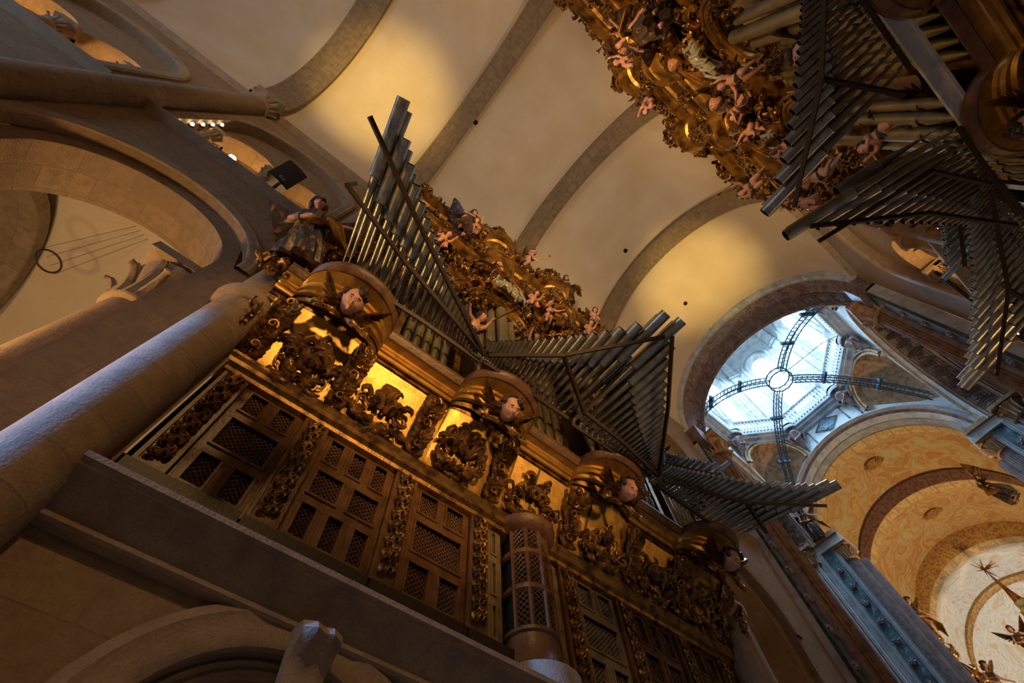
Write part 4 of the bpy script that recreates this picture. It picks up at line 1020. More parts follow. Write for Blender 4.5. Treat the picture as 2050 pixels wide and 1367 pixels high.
# beams and cornices, each stepping further out over the nave
for y0, y1 in ((.62, 1.72), (5.2, 6.3)):
    mb = MB(); mb.box(-3.4, XB+.10, y0, y1, 10.68, 10.76); mb.box(-3.4, XB+.14, y0, y1, 10.76, 10.83); mb.box(-3.4, XB+.02, y0, y1, 10.56, 10.68); OP(mb, 'pipe_shelf', M_GILTB, smooth=False)
um(XB+.05, .40, [(-.1, 12.05), (.02, 12.08), (.04, 12.16), (.10, 12.2), (.11, 12.3), (.17, 12.36), (.2, 12.44), (.1, 12.5), (-.3, 12.52)], 'middle_cornice', M_GILTB)
um(XB+.02, .42, [(-.1, 14.15), (.05, 14.18), (.07, 14.32), (.12, 14.36), (.13, 14.55), (.22, 14.64), (.25, 14.76), (.33, 14.82), (.36, 14.96), (.40, 15.0), (.40, 15.1), (.2, 15.18), (-.3, 15.2)], 'main_cornice', M_GILTB)
um(XB+.08, .46, [(-.1, 15.2), (.06, 15.24), (.06, 15.42), (-.2, 15.44)], 'attic_base', M_GILTB)
um(XB+.18, .50, [(-.3, 16.3), (.04, 16.34), (.06, 16.46), (.14, 16.5), (.16, 16.62), (.26, 16.70), (.30, 16.82), (.34, 16.86), (.34, 16.94), (.1, 17.0), (-.5, 17.0)], 'top_cornice', M_GILTB)
# hoods: broken round arches over the two towers (upper case) and segment pediments on the top cornice
for c in T:
    for (z, R, x0, ww) in ((11.05, .60, XB+.30, .16), (13.05, .62, XB+.42, .14), (16.95, .62, XB+.58, .16)):
        mb = MB()
        for rr, dx, tk in ((R, 0, .07), (R+.11, .06, .05), (R+.19, .10, .035)):
            mb.tube([(x0+dx+.10*sin(pi*k/20), c-rr*cos(pi*k/20), z+rr*.85*sin(pi*k/20)) for k in range(21)], tk, 8)
        rows = [[(x0-.12, c-(R-.03)*cos(pi*k/20), z+(R-.03)*.85*sin(pi*k/20)), (x0+.1*sin(pi*k/20), c-R*cos(pi*k/20), z+R*.85*sin(pi*k/20)), (x0+.12, c-(R+.2)*cos(pi*k/20), z+(R+.2)*.85*sin(pi*k/20)), (x0-.12, c-(R+.2)*cos(pi*k/20), z+(R+.2)*.85*sin(pi*k/20))] for k in range(21)]
        mb.grid(rows); o = OP(mb, 'arched_hood', M_GILTB)
        v = MB(); v.tube([(x0+.12, c-(R+.055)*cos(pi*k/20), z+(R+.055)*.85*sin(pi*k/20)) for k in range(21)], .012, 5)
        for k in range(17):
            a = pi*(k+.5)/17
            v.lathe([(0, -.035), (.03, -.02), (.035, 0), (.03, .02), (0, .035)], (x0+.13, c-(R+.055)*cos(a), z+(R+.055)*.85*sin(a)), 6)
        v.obj('hood_beading', M_GILT, o)
# ---- free carved clusters on the upper case
def clump(rg, a, b, c, N, seedscale=1.):
    """three-dimensional bouquet of curling leaves, scrolls and rosettes"""
    mb = MB()
    for i in range(N):
        th = rg.uniform(0, 2*pi); ph = rg.uniform(-1.1, 1.4); r = rg.uniform(.35, 1)
        d = Vector((abs(cos(ph)*cos(th))*.9, cos(ph)*sin(th), sin(ph))); base = Vector((d.x*a*r*.8, d.y*b*r, d.z*c*r))
        t = d.cross(Vector((rg.uniform(-1, 1), rg.uniform(-1, 1), rg.uniform(-1, 1)))).normalized(); s = d.cross(t).normalized()
        P = lambda u, v, w: tuple(base + t*u + s*v + d*w)
        leaf(mb, P, 0, 0, 0, rg.uniform(0, 6.28), rg.uniform(.26, .46)*seedscale, rg.choice((-1, 1))*rg.uniform(1.5, 4.2), rg.uniform(.045, .07)*seedscale, rg.uniform(.05, .14)*seedscale)
        if i % 7 == 0: scroll(mb, P, 0, 0, .05, 0, .11*seedscale, 1.3, .024*seedscale)
    return mb
CL = {}
rg = random.Random(5)
for k in range(5): CL[k] = (rg.randint(0, 999), (.24, .42, .34), 34)
meshes = {}
def place_clump(k, loc, scale=1., rz=0., mt=None, nm='foliage_cluster'):
    key = (k, mt)
    if key not in meshes:
        o = OP(clump(random.Random(CL[k][0]), *CL[k][1], CL[k][2]), nm, mt or M_GILT); meshes[key] = o
    else:
        o = meshes[key].copy(); COL.objects.link(o); o.parent = organ
    o.location = Vector(loc)-ROOT; o.scale = (scale,)*3; o.rotation_euler = (rz, 0, 0)
    return o
rg = random.Random(3)
spots = []
for c in T:
    spots += [((-2.42, c, 17.75), 1.05), ((-2.50, c-.5, 17.35), .8), ((-2.50, c+.5, 17.35), .8), ((-2.30, c, 18.35), .62), ((-2.45, c, 15.45), .75), ((-2.55, c, 12.95), .8), ((-2.62, c-.6, 12.0), .75), ((-2.62, c+.6, 12.0), .75), ((-2.6, c, 14.0), .8), ((-2.55, c-.55, 10.6), .55), ((-2.55, c+.55, 10.6), .55)]
for sg in (-1, 1):
    S = lambda d: YC+sg*d
    spots += [((-2.75, S(2.1), 17.3), .8), ((-2.75, S(2.8), 17.4), .85), ((-2.78, S(3.5), 17.3), .9), ((-2.72, S(4.0), 16.7), .8), ((-2.8, S(4.1), 15.6), .8), ((-2.85, S(4.15), 14.4), .85), ((-2.85, S(4.2), 13.2), .9), ((-2.88, S(4.1), 12.0), .8), ((-2.88, S(3.9), 10.6), .7), ((-2.9, S(4.15), 9.4), .6),
              ((-2.85, S(2.6), 13.2), .85), ((-2.85, S(3.2), 13.4), .8), ((-2.82, S(2.2), 12.9), .7), ((-2.85, S(2.95), 12.2), .6), ((-2.85, S(3.1), 11.0), .6), ((-2.88, S(2.0), 11.6), .6), ((-2.80, S(1.55), 14.0), .6), ((-2.8, S(.55), 12.9), .6), ((-2.75, S(.4), 17.2), .7), ((-2.75, S(.85), 16.0), .55), ((-2.85, S(2.95), 9.7), .5), ((-2.85, S(1.72), 9.9), .45), ((-2.8, S(3.3), 15.95), .55), ((-2.78, S(2.6), 15.9), .5), ((-2.86, S(.75), 11.6), .5)]
for (z, x, s) in ((17.35, -2.62, .62), (16.15, -2.80, .5), (15.0, -2.55, .38), (13.75, -2.88, .55), (12.75, -2.86, .5), (11.7, -2.95, .45)):
    for q in range(9):
        y = -.45+q*.98+rg.uniform(-.2, .2)
        spots.append(((x+.35*up(y)+rg.uniform(-.05, .08), y, z+rg.uniform(-.12, .12)), s*rg.uniform(.75, 1.2)))
for i, (p, s) in enumerate(spots):
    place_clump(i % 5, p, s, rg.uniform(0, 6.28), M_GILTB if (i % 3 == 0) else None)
for s, y0 in ((1, -.95), (-1, 7.87)): pass
# carved console at the outer end below the cornice
for y, sg in ((-.86, -1), (7.78, 1)):
    mb = MB()
    P = lambda u, v, w, y=y, sg=sg: (-3.35+u, y+sg*w, 6.95+v)
    relief(mb, P, .22, .35, 16, rg, 1., False)
    OP(mb, 'end_carving', M_GILT)
# ---- horizontal reed pipes: one fan = one thing, every pipe a part
def fan(label, pts, root, tiers, braces, grp='horizontal trumpet pipe fans', small=False):
    """pts: list of (base xy, tip xy, radius)"""
    t = empty('trumpet_fan', label, 'organ pipes', root, grp)
    for tier, (dz, dl, ofs) in enumerate(tiers):
        for k, (b, tp, r) in enumerate(pts):
            B = Vector((*b, 7.95+dz)); E = Vector((*tp, 7.95+dz+.0)); d = (E-B); L = d.length-(dl if dl < .3 else dl*d.length); d.normalize(); E = B+d*L
            B = B + Vector((0, ofs, 0)); E = E + Vector((0, ofs, 0))
            if L < .25: L = .25; E = B+d*L
            mb = MB(); w = min(.95, L*.42)
            n = 12 if r > .04 else 8
            # boot, tapering resonator, wide open bell with inner wall
            Mp = Matrix.Translation(B-root) @ d.to_track_quat('Z', 'Y').to_matrix().to_4x4()
            mb.lathe([(.004, 0), (.018, .004), (.030, .05), (.018, .09), (.009, .10), (r*.66, L-w-.02), (r*.72, L-w-.02), (r*1.04, L-w), (r*.97, L-w+.02), (r, L), (r*.90, L)], n=n, M=Mp)
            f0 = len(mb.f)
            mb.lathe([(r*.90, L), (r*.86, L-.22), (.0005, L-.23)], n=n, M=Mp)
            mb.inner.append((f0, len(mb.f)))  # bore faces coloured black, standing in for the shade inside the mouth
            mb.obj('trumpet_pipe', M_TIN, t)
    for br in braces:
        mb = MB()
        pth = [Vector(p)-root for p in br]
        mb.tube(pth, .034, 4); mb.obj('iron_brace', M_IRON, t)
    return t
def lerp(a, b, f): return (a[0]+(b[0]-a[0])*f, a[1]+(b[1]-a[1])*f)
def fanpts(n, b0, b1, t0, t1, bowx, r0, r1, bb=0.):
    """from the longest (0) to the shortest (1) pipe; spacing follows the pipe width, concave tip line"""
    rr = [r1+(r0-r1)*(1-k/(n-1))**1.5 for k in range(n)]; S = [0.]
    for k in range(1, n): S.append(S[-1]+rr[k]+rr[k-1]+.012)
    out = []
    for k in range(n):
        f = S[k]/S[-1]; b = lerp(b0, b1, f); g = f**.66
        tx = t0[0]+(t1[0]-t0[0])*g; ty = t0[1]+(t1[1]-t0[1])*f**.9
        out.append(((b[0], b[1]), (tx, ty), rr[k]))
    return out
TI = [(0, 0, 0), (.13, .10, .05), (.34, .40, .02)]
def mkfans():
    F = []
    p = fanpts(22, (-2.62, -.46), (-2.55, 1.70), (-.36, -.98), (-2.22, 1.55), 0, .082, .021)
    F.append(fan('left-hand fan of the left organ, its longest tubes reaching highest over the nave vault', p, Vector((-2.6, .6, 7.9)), TI,
                 [[(-.75, -1.15, 7.78), (-1.35, -.1, 7.78), (-2.32, 1.75, 7.80)], [(-1.55, -.95, 7.76), (-1.9, .15, 7.76), (-2.32, 1.75, 7.80)], [(-1.55, -.95, 7.76), (-1.60, -.95, 8.3)], [(-2.5, -.55, 7.83), (-2.45, .8, 7.83), (-2.45, 1.75, 7.83)]]))
    p = fanpts(21, (-2.50, 3.36), (-2.50, 1.82), (-.27, 3.40), (-2.15, 1.72), 0, .080, .021)
    F.append(fan('second fan of the left organ, rising to a tip right of the gilded crown', p, Vector((-2.5, 2.6, 7.9)), TI,
                 [[(-.52, 3.55, 7.78), (-1.62, 2.62, 7.78), (-2.28, 1.80, 7.80)], [(-1.62, 2.62, 7.78), (-2.15, 3.52, 7.76)], [(-2.42, 1.8, 7.83), (-2.38, 3.4, 7.83)]]))
    p = fanpts(21, (-2.50, 3.58), (-2.52, 5.22), (-.20, 3.66), (-2.05, 5.25), 0, .080, .021)
    F.append(fan('third fan of the left organ, a narrow triangle pointing up beside the bright dome', p, Vector((-2.5, 4.4, 7.9)), TI,
                 [[(-.45, 3.62, 7.76), (-1.30, 4.45, 7.78), (-2.28, 5.28, 7.80)], [(-2.12, 3.50, 7.76), (-2.15, 4.3, 7.76), (-2.28, 5.28, 7.80)], [(-2.42, 3.5, 7.83), (-2.38, 5.2, 7.83)]]))
    p = fanpts(23, (-2.60, 7.45), (-2.52, 5.36), (-.56, 8.0), (-2.05, 5.45), 0, .082, .021)
    F.append(fan('right-hand fan of the left organ, spreading dark tubes across the gilded choir arch', p, Vector((-2.6, 6.4, 7.9)), TI,
                 [[(-.95, 7.98, 7.76), (-1.75, 6.85, 7.78), (-2.28, 5.40, 7.80)], [(-1.75, 6.85, 7.78), (-1.95, 7.62, 7.76)], [(-2.42, 5.4, 7.83), (-2.45, 7.4, 7.83)]]))
    p = fanpts(14, (-2.60, 6.62), (-2.55, 5.42), (-1.55, 6.72), (-2.2, 5.42), 0, .050, .024)
    F.append(fan('short upper row of tubes above the right-hand fan of the left organ', p, Vector((-2.6, 6.0, 8.5)), [(.62, 0, 0)],
                 [[(-1.85, 6.72, 8.48), (-2.4, 5.45, 8.48)]]))
    return F
FANS = mkfans()

for i, (p_, s_) in enumerate((((-3.1, -1.05, 8.0), .7), ((-2.95, -.60, 8.75), .6))):
    place_clump(i+1, p_, s_, i*1.3, None)

# silvered trophies of shields and drapery over the two tower hoods
for c in T:
    mb = MB(); x0 = XB+.74
    for dy, z, a, b, rot in ((-.22, 11.92, .20, .13, .5), (.20, 11.95, .22, .14, -.5), (0, 12.22, .17, .20, 0)):
        M = Matrix.Translation((x0, c+dy, z)) @ Matrix.Rotation(rot, 4, 'X') @ Matrix.Rotation(pi/2, 4, 'Y')
        mb.lathe([(0, .09), (.5, .075), (.8, .04), (.9, .05), (1, .02), (1.0, -.03), (0, -.06)], (0, 0, 0), 20, M=M @ Matrix.Diagonal((b, a, .9, 1)))
    for k in range(5): mb.tube([(x0-.02, c+(k-2)*.06, 12.3), (x0+.08, c+(k-2)*.16, 12.12), (x0+.05, c+(k-2)*.2+.05, 11.85), (x0, c+(k-2)*.22, 11.7)], [.02, .035, .03, .01], 10)
    OP(mb, 'silvered_trophy', M_WHITE)
# ================================================================== carved figures
def head_geo(c, R, yaw=0, pitch=0, roll=0, adult=False):
    """head with brow, sockets, nose, lips, chin and ears; faces +x"""
    M = Matrix.Translation(c) @ Euler((roll, pitch, yaw)).to_matrix().to_4x4()
    rows = []; nu, nv = 28, 36
    for i in range(nu+1):
        th = pi*i/nu; row = []
        for j in range(nv):
            ph = 2*pi*j/nv
            x, y, z = sin(th)*cos(ph), sin(th)*sin(ph), cos(th)
            X, Y, Z = x*.93, y*.80, z*1.05
            if z < 0: Y *= 1+.25*z*(1.0 if adult else .55); X *= 1+(.06 if adult else .0)*z
            g = lambda cy, cz, s, a: a*math.exp(-((y-cy)**2+(z-cz)**2)/(2*s*s)) if x > 0 else 0
            d = g(0, -.06, .085, .20)+g(0, .12, .07, .07)+g(0, -.16, .075, .10)            # nose
            d += g(.30, .12, .12, -.13)+g(-.30, .12, .12, -.13)                            # sockets
            d += g(.30, .11, .065, .07)+g(-.30, .11, .065, .07)                            # eyeballs
            d += g(0, .34, .35, .04)+g(.30, .29, .10, .03)+g(-.30, .29, .10, .03)          # brow
            d += g(.34, -.22, .16, .07 if adult else .13)+g(-.34, -.22, .16, .07 if adult else .13)
            d += g(0, -.40, .10, .07)+g(0, -.50, .08, .06)+g(0, -.45, .03, -.05)           # lips
            d += g(0, -.72, .15, .12)                                                      # chin
            e = math.exp(-((x+.02)**2+(z-.0)**2)/(2*.11**2))*(.14 if abs(y) > .8 else 0)
            d *= 1.35
            row.append(M @ Vector(((X+d)*R, (Y+e*(1 if y > 0 else -1))*R, Z*R)))
        rows.append(row)
    return rows
def skin_body(joints, edges, name, voxel, extra):
    """one continuous body surface: tapered limbs over a joint skeleton, fused with head and hands by remeshing"""
    mb = MB()
    for a, b in edges:
        (pa, ra), (pb, rb) = joints[a], joints[b]; A, B = Vector(pa), Vector(pb); d = B-A
        if d.length < 1e-4: continue
        dn = d.normalized(); mid = A.lerp(B, .4); bul = 1.08 if a[:2] in ('hi', 'le', 'kn', 'sh') else 1.0
        mb.tube([A-dn*ra*.97, A-dn*ra*.75, A-dn*ra*.35, A, mid, B, B+dn*rb*.35, B+dn*rb*.75, B+dn*rb*.97], [ra*.2, ra*.66, ra*.94, ra, (ra*.6+rb*.4)*bul, rb, rb*.94, rb*.66, rb*.2], 12)
    for rows in extra:
        k, n = len(rows), len(rows[0]); mb.grid(rows, close_v=True); n0 = len(mb.v)-k*n
        mb.f.append(tuple(n0+j for j in range(n))); mb.uv.append(tuple((0, 0) for _ in range(n)))
        mb.f.append(tuple(n0+(k-1)*n+j for j in reversed(range(n)))); mb.uv.append(tuple((0, 0) for _ in range(n)))
    o2 = mb.obj(name+'_raw', M_SKIN)
    rm = o2.modifiers.new('r', 'REMESH'); rm.mode = 'VOXEL'; rm.voxel_size = voxel; rm.use_smooth_shade = True
    sm = o2.modifiers.new('m', 'SMOOTH'); sm.factor = .5; sm.iterations = 2
    dg = bpy.context.evaluated_depsgraph_get(); dg.update()
    m2 = bpy.data.meshes.new_from_object(o2.evaluated_get(dg)); m2.name = name
    bpy.data.objects.remove(o2)
    m2.materials.clear(); m2.materials.append(M_SKIN)
    m2.polygons.foreach_set('use_smooth', [True]*len(m2.polygons))
    return m2
def tube_rows(path, rad, n=8):
    mb = MB(); mb.tube(path, rad, n, cap=False); k = len(path)
    return [mb.v[i*n:(i+1)*n] for i in range(k)]
def hand_rows(w, d, s, fist=.6):
    """palm plus four fingers and a thumb from wrist w in direction d"""
    d = Vector(d).normalized(); w = Vector(w); side = d.cross(Vector((0, 0, 1)));
    if side.length < .1: side = Vector((0, 1, 0))
    side.normalize(); up = side.cross(d).normalized(); out = []
    out.append(tube_rows([w-d*.01*s, w+d*.3*s, w+d*.55*s, w+d*.62*s], [.10*s, .19*s, .20*s, .05*s], 8))
    for k, L in enumerate((.42, .5, .46, .34)):
        b = w+d*.5*s+side*(k-1.5)*.10*s; p1 = b+d*L*.5*s-up*.05*s; p2 = p1+d*L*.35*s*(1-fist*.5)-up*.20*s*fist
        out.append(tube_rows([b, p1, p2, p2+(p2-p1)*.1], [.055*s, .05*s, .04*s, .01*s], 6))
    b = w+d*.2*s-side*.15*s; out.append(tube_rows([b, b-side*.14*s+d*.14*s, b-side*.16*s+d*.32*s-up*.06*s, b-side*.15*s+d*.36*s-up*.07*s], [.065*s, .06*s, .045*s, .01*s], 6))
    return out
def putto_joints(pose):
    J = {'pelvis': ((0, 0, .36), .105), 'belly': ((.02, 0, .46), .115), 'chest': ((0, 0, .57), .108), 'neck': ((0, 0, .675), .05), 'hd': ((.0, 0, .74), .05)}
    E_ = [('pelvis', 'belly'), ('belly', 'chest'), ('chest', 'neck'), ('neck', 'hd')]
    leg = {'stand': (((.0, .02, .20), (-.03, .02, .04), (.08, .02, .0)), ((.07, .04, .20), (.0, .05, .05), (.10, .06, .01))),
           'sit': (((.20, .03, .34), (.20, .03, .15), (.30, .04, .10)), ((.17, .07, .38), (.26, .09, .20), (.36, .10, .17))),
           'fly': (((-.04, .03, .16), (-.16, .04, .02), (-.20, .04, -.06)), ((.13, .06, .22), (-.02, .08, .10), (-.08, .08, .02))),
           'run': (((.18, .03, .24), (.10, .03, .06), (.20, .03, .02)), ((-.10, .04, .18), (-.24, .05, .10), (-.30, .05, .0)))}[pose[0]]
    for sg, nm, pts in ((-1, 'l', leg[0]), (1, 'r', leg[1])):
        J['hip'+nm] = ((0, sg*.075, .31), .085); 
        for q, (p, r) in enumerate(zip(pts, (.062, .042, .028))):
            J['leg%s%d' % (nm, q)] = ((p[0], sg*(p[1]+.045), p[2]), r)
        E_ += [('pelvis', 'hip'+nm), ('hip'+nm, 'leg%s0' % nm), ('leg%s0' % nm, 'leg%s1' % nm), ('leg%s1' % nm, 'leg%s2' % nm)]
    arms = {'up': ((.06, .17, .70), (.10, .17, .86)), 'out': ((.08, .24, .56), (.16, .36, .60)), 'front': ((.12, .15, .52), (.26, .10, .56)), 'down': ((.02, .19, .47), (.10, .20, .38)), 'horn': ((.14, .16, .58), (.24, .06, .70))}
    ends = []
    for sg, nm, a in ((-1, 'l', pose[1]), (1, 'r', pose[2])):
        el, wr = arms[a]
        J['sh'+nm] = ((0, sg*.115, .61), .055); J['el'+nm] = ((el[0], sg*el[1], el[2]), .038); J['wr'+nm] = ((wr[0], sg*wr[1], wr[2]), .026)
        E_ += [('chest', 'sh'+nm), ('sh'+nm, 'el'+nm), ('el'+nm, 'wr'+nm)]
        e, w = Vector((el[0], sg*el[1], el[2])), Vector((wr[0], sg*wr[1], wr[2])); ends.append((w, w-e))
    return J, E_, ends
def feather_wing(L, W_, n=9, sg=1):
    mb = MB()
    for k in range(n):
        f = k/(n-1); a = .15+f*1.25; l = L*(1-.40*f)
        p0 = Vector((-.02*k/n, 0, 0)); d = Vector((-.25-.2*f, sg*cos(a)*1.0, sin(pi/2-a)*.9-.35*f)).normalized()
        mb.tube([p0, p0+d*l*.35, p0+d*l*.7, p0+d*l*.95, p0+d*l], [W_*.4, W_*.9, W_, W_*.6, W_*.05], 6, squash=.3)
    for k in range(5):
        d = Vector((-.15, sg*cos(.2+k*.22), .8-.25*k)).normalized(); mb.tube([(0.01, 0, 0), d*L*.25, d*L*.42], [W_*.8, W_*1.1, W_*.2], 6, squash=.4)
    return mb
def hair_mesh(c, R, rg, long=False, yaw=0, pitch=0):
    mb = MB(); M = Matrix.Translation(c) @ Euler((0, pitch, yaw)).to_matrix().to_4x4()
    for k in range(80 if not long else 100):
        th = math.acos(rg.uniform(-.55, 1)); ph = rg.uniform(0, 2*pi); x, y, z = sin(th)*cos(ph), sin(th)*sin(ph), cos(th)
        if x > .35 and z < .55: continue
        p = Vector((x*.93, y*.82, z*1.05))*R*1.02; t = Vector((-y, x, rg.uniform(-1, .2))).normalized()
        e = p*1.14+t*R*.28; 
        if long and z < .3: e = p*1.1+Vector((0, 0, -R*.7))
        mb.tube([M @ p, M @ (p*1.16+t*R*.12), M @ e, M @ (e*.96+Vector((0, 0, -R*.12)))], [R*.22, R*.24, R*.16, R*.05], 6)
    return mb
def eyes_mesh(c, R, yaw=0, pitch=0):
    M = Matrix.Translation(c) @ Euler((0, pitch, yaw)).to_matrix().to_4x4(); mb = MB()
    for s in (-1, 1):
        q = M @ Vector((.87*R, s*.27*R, .13*R)); mb.lathe([(0, -.05*R), (.055*R, 0), (0, .05*R)], tuple(q), 8)
        mb.tube([M @ Vector((.84*R, s*.14*R, .30*R)), M @ Vector((.90*R, s*.28*R, .34*R)), M @ Vector((.80*R, s*.42*R, .28*R))], R*.03, 5)
    return mb
M_LIP = mat('painted_lips', (.42, .10, .08), .4)
def lips_mesh(c, R, yaw=0, pitch=0):
    M = Matrix.Translation(c) @ Euler((0, pitch, yaw)).to_matrix().to_4x4(); mb = MB()
    mb.tube([M @ Vector((.88*R, -.16*R, -.44*R)), M @ Vector((.97*R, 0, -.47*R)), M @ Vector((.88*R, .16*R, -.44*R))], [R*.02, R*.055, R*.02], 6, squash=.8)
    return mb
def putto(nm, pose, hy=0, hp=0, wings=True, prop=None, sash=None, seed=1):
    J, E_, ends = putto_joints(pose); hc = Vector((.02, 0, .80)); HR = .112
    extra = [head_geo(hc, HR, hy, hp)]
    for w, d in ends: extra += hand_rows(w, d, .14)
    for s in 'lr':
        f = Vector(J['leg%s2' % s][0]); a = Vector(J['leg%s1' % s][0])
        extra.append(tube_rows([a, a.lerp(f, .5), f, f+(f-a)*.25], [.03, .036, .032, .014], 8))
    me = skin_body(J, E_, nm, .0105, extra)
    t = empty(nm, 'x', 'statue', (0, 0, 0)); b = bpy.data.objects.new('body', me); COL.objects.link(b); b.parent = t
    hair_mesh(hc, HR, random.Random(seed), yaw=hy, pitch=hp).obj('hair', M_HAIR, t)
    eyes_mesh(hc, HR, hy, hp).obj('eyes', M_HAIR, t); lips_mesh(hc, HR, hy, hp).obj('lips', M_LIP, t)
    if wings:
        for s in (-1, 1):
            w = feather_wing(.42, .06, 9, s).obj('wing', M_GILT, t); w.location = (-.09, s*.05, .60)
    if sash is not False:
        mb = MB(); rg = random.Random(seed)
        for k in range(3):
            pts = []
            for q in range(13):
                a = 2*pi*q/12; r = .098+.006*k; pts.append((r*cos(a)+.01, r*sin(a), .36+.025*k+.03*sin(a+k)))
            mb.tube(pts, [.022+.008*sin(q*2+k) for q in range(13)], 6)
        mb.tube([(-.06, .10, .40), (-.14, .20, .36), (-.2, .28, .42), (-.26, .36, .36)], [.04, .06, .05, .01], 8, squash=.4)
        mb.obj('sash', sash or M_ROBE, t)
    if prop == 'trumpet':
        w = ends[1][0]; mb = MB(); d = Vector((.55, .12, .55)).normalized()
        mb.tube([w-d*.10, w+d*.15, w+d*.38, w+d*.46, w+d*.50], [.010, .012, .016, .035, .06], 10, cap=False); mb.obj('trumpet', M_GILTB, t)
    return t
ST = {}
ST['stand'] = putto('cherub_statue', ('stand', 'up', 'front'), .2, -.1, True, seed=1)
ST['sit'] = putto('cherub_statue', ('sit', 'down', 'up'), -.3, .1, True, seed=2)
ST['fly'] = putto('cherub_statue', ('fly', 'out', 'up'), .1, -.2, True, 'trumpet', seed=3)
ST['run'] = putto('cherub_statue', ('run', 'horn', 'out'), -.2, 0, True, 'trumpet', M_ROBE, seed=4)
# winged head
def winged_head():
    t = empty('winged_cherub', 'x', 'statue', (0, 0, 0)); R = .17
    mb = MB(); mb.grid(head_geo(Vector((0, 0, 0)), R), close_v=True); mb.obj('face', M_SKIN, t)
    hair_mesh(Vector((0, 0, 0)), R, random.Random(9)).obj('hair', M_HAIR, t); eyes_mesh(Vector((0, 0, 0)), R).obj('eyes', M_HAIR, t); lips_mesh(Vector((0, 0, 0)), R).obj('lips', M_LIP, t)
    for s in (-1, 1): w = feather_wing(.50, .075, 9, s).obj('wing', M_GILT, t); w.location = (-.04, s*.12, -.12)
    return t
ST['head'] = winged_head()
# adult winged angel in a heavy draped robe
def angel():
    J = {'pelvis': ((0, 0, .95), .13), 'belly': ((.01, 0, 1.08), .115), 'chest': ((.01, 0, 1.28), .14), 'neck': ((.01, 0, 1.46), .055), 'hd': ((.03, 0, 1.56), .05),
         'shl': ((0, -.18, 1.38), .065), 'ell': ((.08, -.30, 1.13), .045), 'wrl': ((.25, -.06, 1.04), .03), 'shr': ((0, .18, 1.38), .065), 'elr': ((.08, .36, 1.20), .045), 'wrr': ((.14, .62, 1.12), .03),
         'hipl': ((0, -.10, .88), .10), 'knl': ((.16, -.12, .50), .065), 'anl': ((.05, -.13, .10), .04), 'tol': ((.18, -.15, .03), .03), 'hipr': ((0, .10, .88), .10), 'knr': ((.08, .12, .48), .065), 'anr': ((-.06, .13, .10), .04), 'tor': ((.08, .15, .03), .03)}
    E_ = [('pelvis', 'belly'), ('belly', 'chest'), ('chest', 'neck'), ('neck', 'hd'), ('chest', 'shl'), ('shl', 'ell'), ('ell', 'wrl'), ('chest', 'shr'), ('shr', 'elr'), ('elr', 'wrr'), ('pelvis', 'hipl'), ('hipl', 'knl'), ('knl', 'anl'), ('anl', 'tol'), ('pelvis', 'hipr'), ('hipr', 'knr'), ('knr', 'anr'), ('anr', 'tor')]
    hc = Vector((.05, 0, 1.66)); ex = [head_geo(hc, .125, .1, .15, 0, True)]
    for a, b in (('ell', 'wrl'), ('elr', 'wrr')):
        ex += hand_rows(J[b][0], Vector(J[b][0])-Vector(J[a][0]), .19)
    me = skin_body(J, E_, 'angel_statue', .015, ex)
    t = empty('angel_statue', 'x', 'statue', (0, 0, 0)); b = bpy.data.objects.new('body', me); COL.objects.link(b); b.parent = t
    hair_mesh(hc, .125, random.Random(4), True, .1, .15).obj('hair', M_HAIR, t); eyes_mesh(hc, .125, .1, .15).obj('eyes', M_HAIR, t); lips_mesh(hc, .125, .1, .15).obj('lips', M_LIP, t)
    mb = MB(); rows = []
    for k in range(26):
        z = 1.40-1.26*k/25; f = k/25
        rr = (.185 if k < 6 else .15) if k < 10 else .16+.15*((k-9)/16)**.8
        row = []
        for j in range(64):
            a = 2*pi*j/64; fold = (.010+.022*f)*sin(a*11+2.2*sin(f*5)+k*.16)+.02*sin(a*4+f*6)
            row.append(((rr+fold)*cos(a)*(.8 if k < 10 else 1)+.02+.06*f*sin(f*3), (rr+fold)*sin(a)*1.05, z+.02*sin(a*5)*f))
        rows.append(row)
    rows.append([(x*.2, y*.2, .2) for x, y, z in rows[-1]]); mb.grid(rows, close_v=True); mb.obj('robe', M_ROBE, t)
    mb = MB()
    for k in range(7):
        pts = [(.16*cos(a)-.0, .22*sin(a), 1.02+.04*k*.5+.10*sin(a+.4*k)) for a in [2*pi*q/16 for q in range(17)]]
        mb.tube(pts, [.030+.012*sin(q*1.7+k) for q in range(17)], 6)
    for k in range(6): mb.tube([(.10, .16+.02*k, 1.05), (.30+.03*k, .30+.03*k, .95-.05*k), (.20, .42+.04*k, .70-.06*k), (.05, .50+.03*k, .62)], [.03, .06, .05, .01], 8, squash=.5)
    mb.obj('mantle', M_GILTB, t)
    mb = MB(); mb.tube([(.15, -.19, 1.09), (.19, -.14, 1.07)], [.062, .066], 14); mb.obj('silver_cuff', M_TIN, t)
    for s in (-1, 1): w = feather_wing(1.0, .12, 12, s).obj('wing', M_ROBE if s < 0 else M_GILT, t); w.location = (-.12, s*.08, 1.30)
    return t
ST['angel'] = angel()
used = set()
def statue(kind, loc, rz, label, group=None, scale=1., rx=0., ry=0.):
    src = ST[kind]
    if kind not in used: used.add(kind); o = src
    else: o = inst(src)
    if ry == 0.: ry = {'angel': .30, 'winged_cherub': 1.0}.get(kind, .62)
    o.location = loc; o.rotation_euler = (rx, ry, rz); o.scale = (scale,)*3; setp(o, label, 'statue')
    if 'group' in o.keys(): del o['group']
    return o
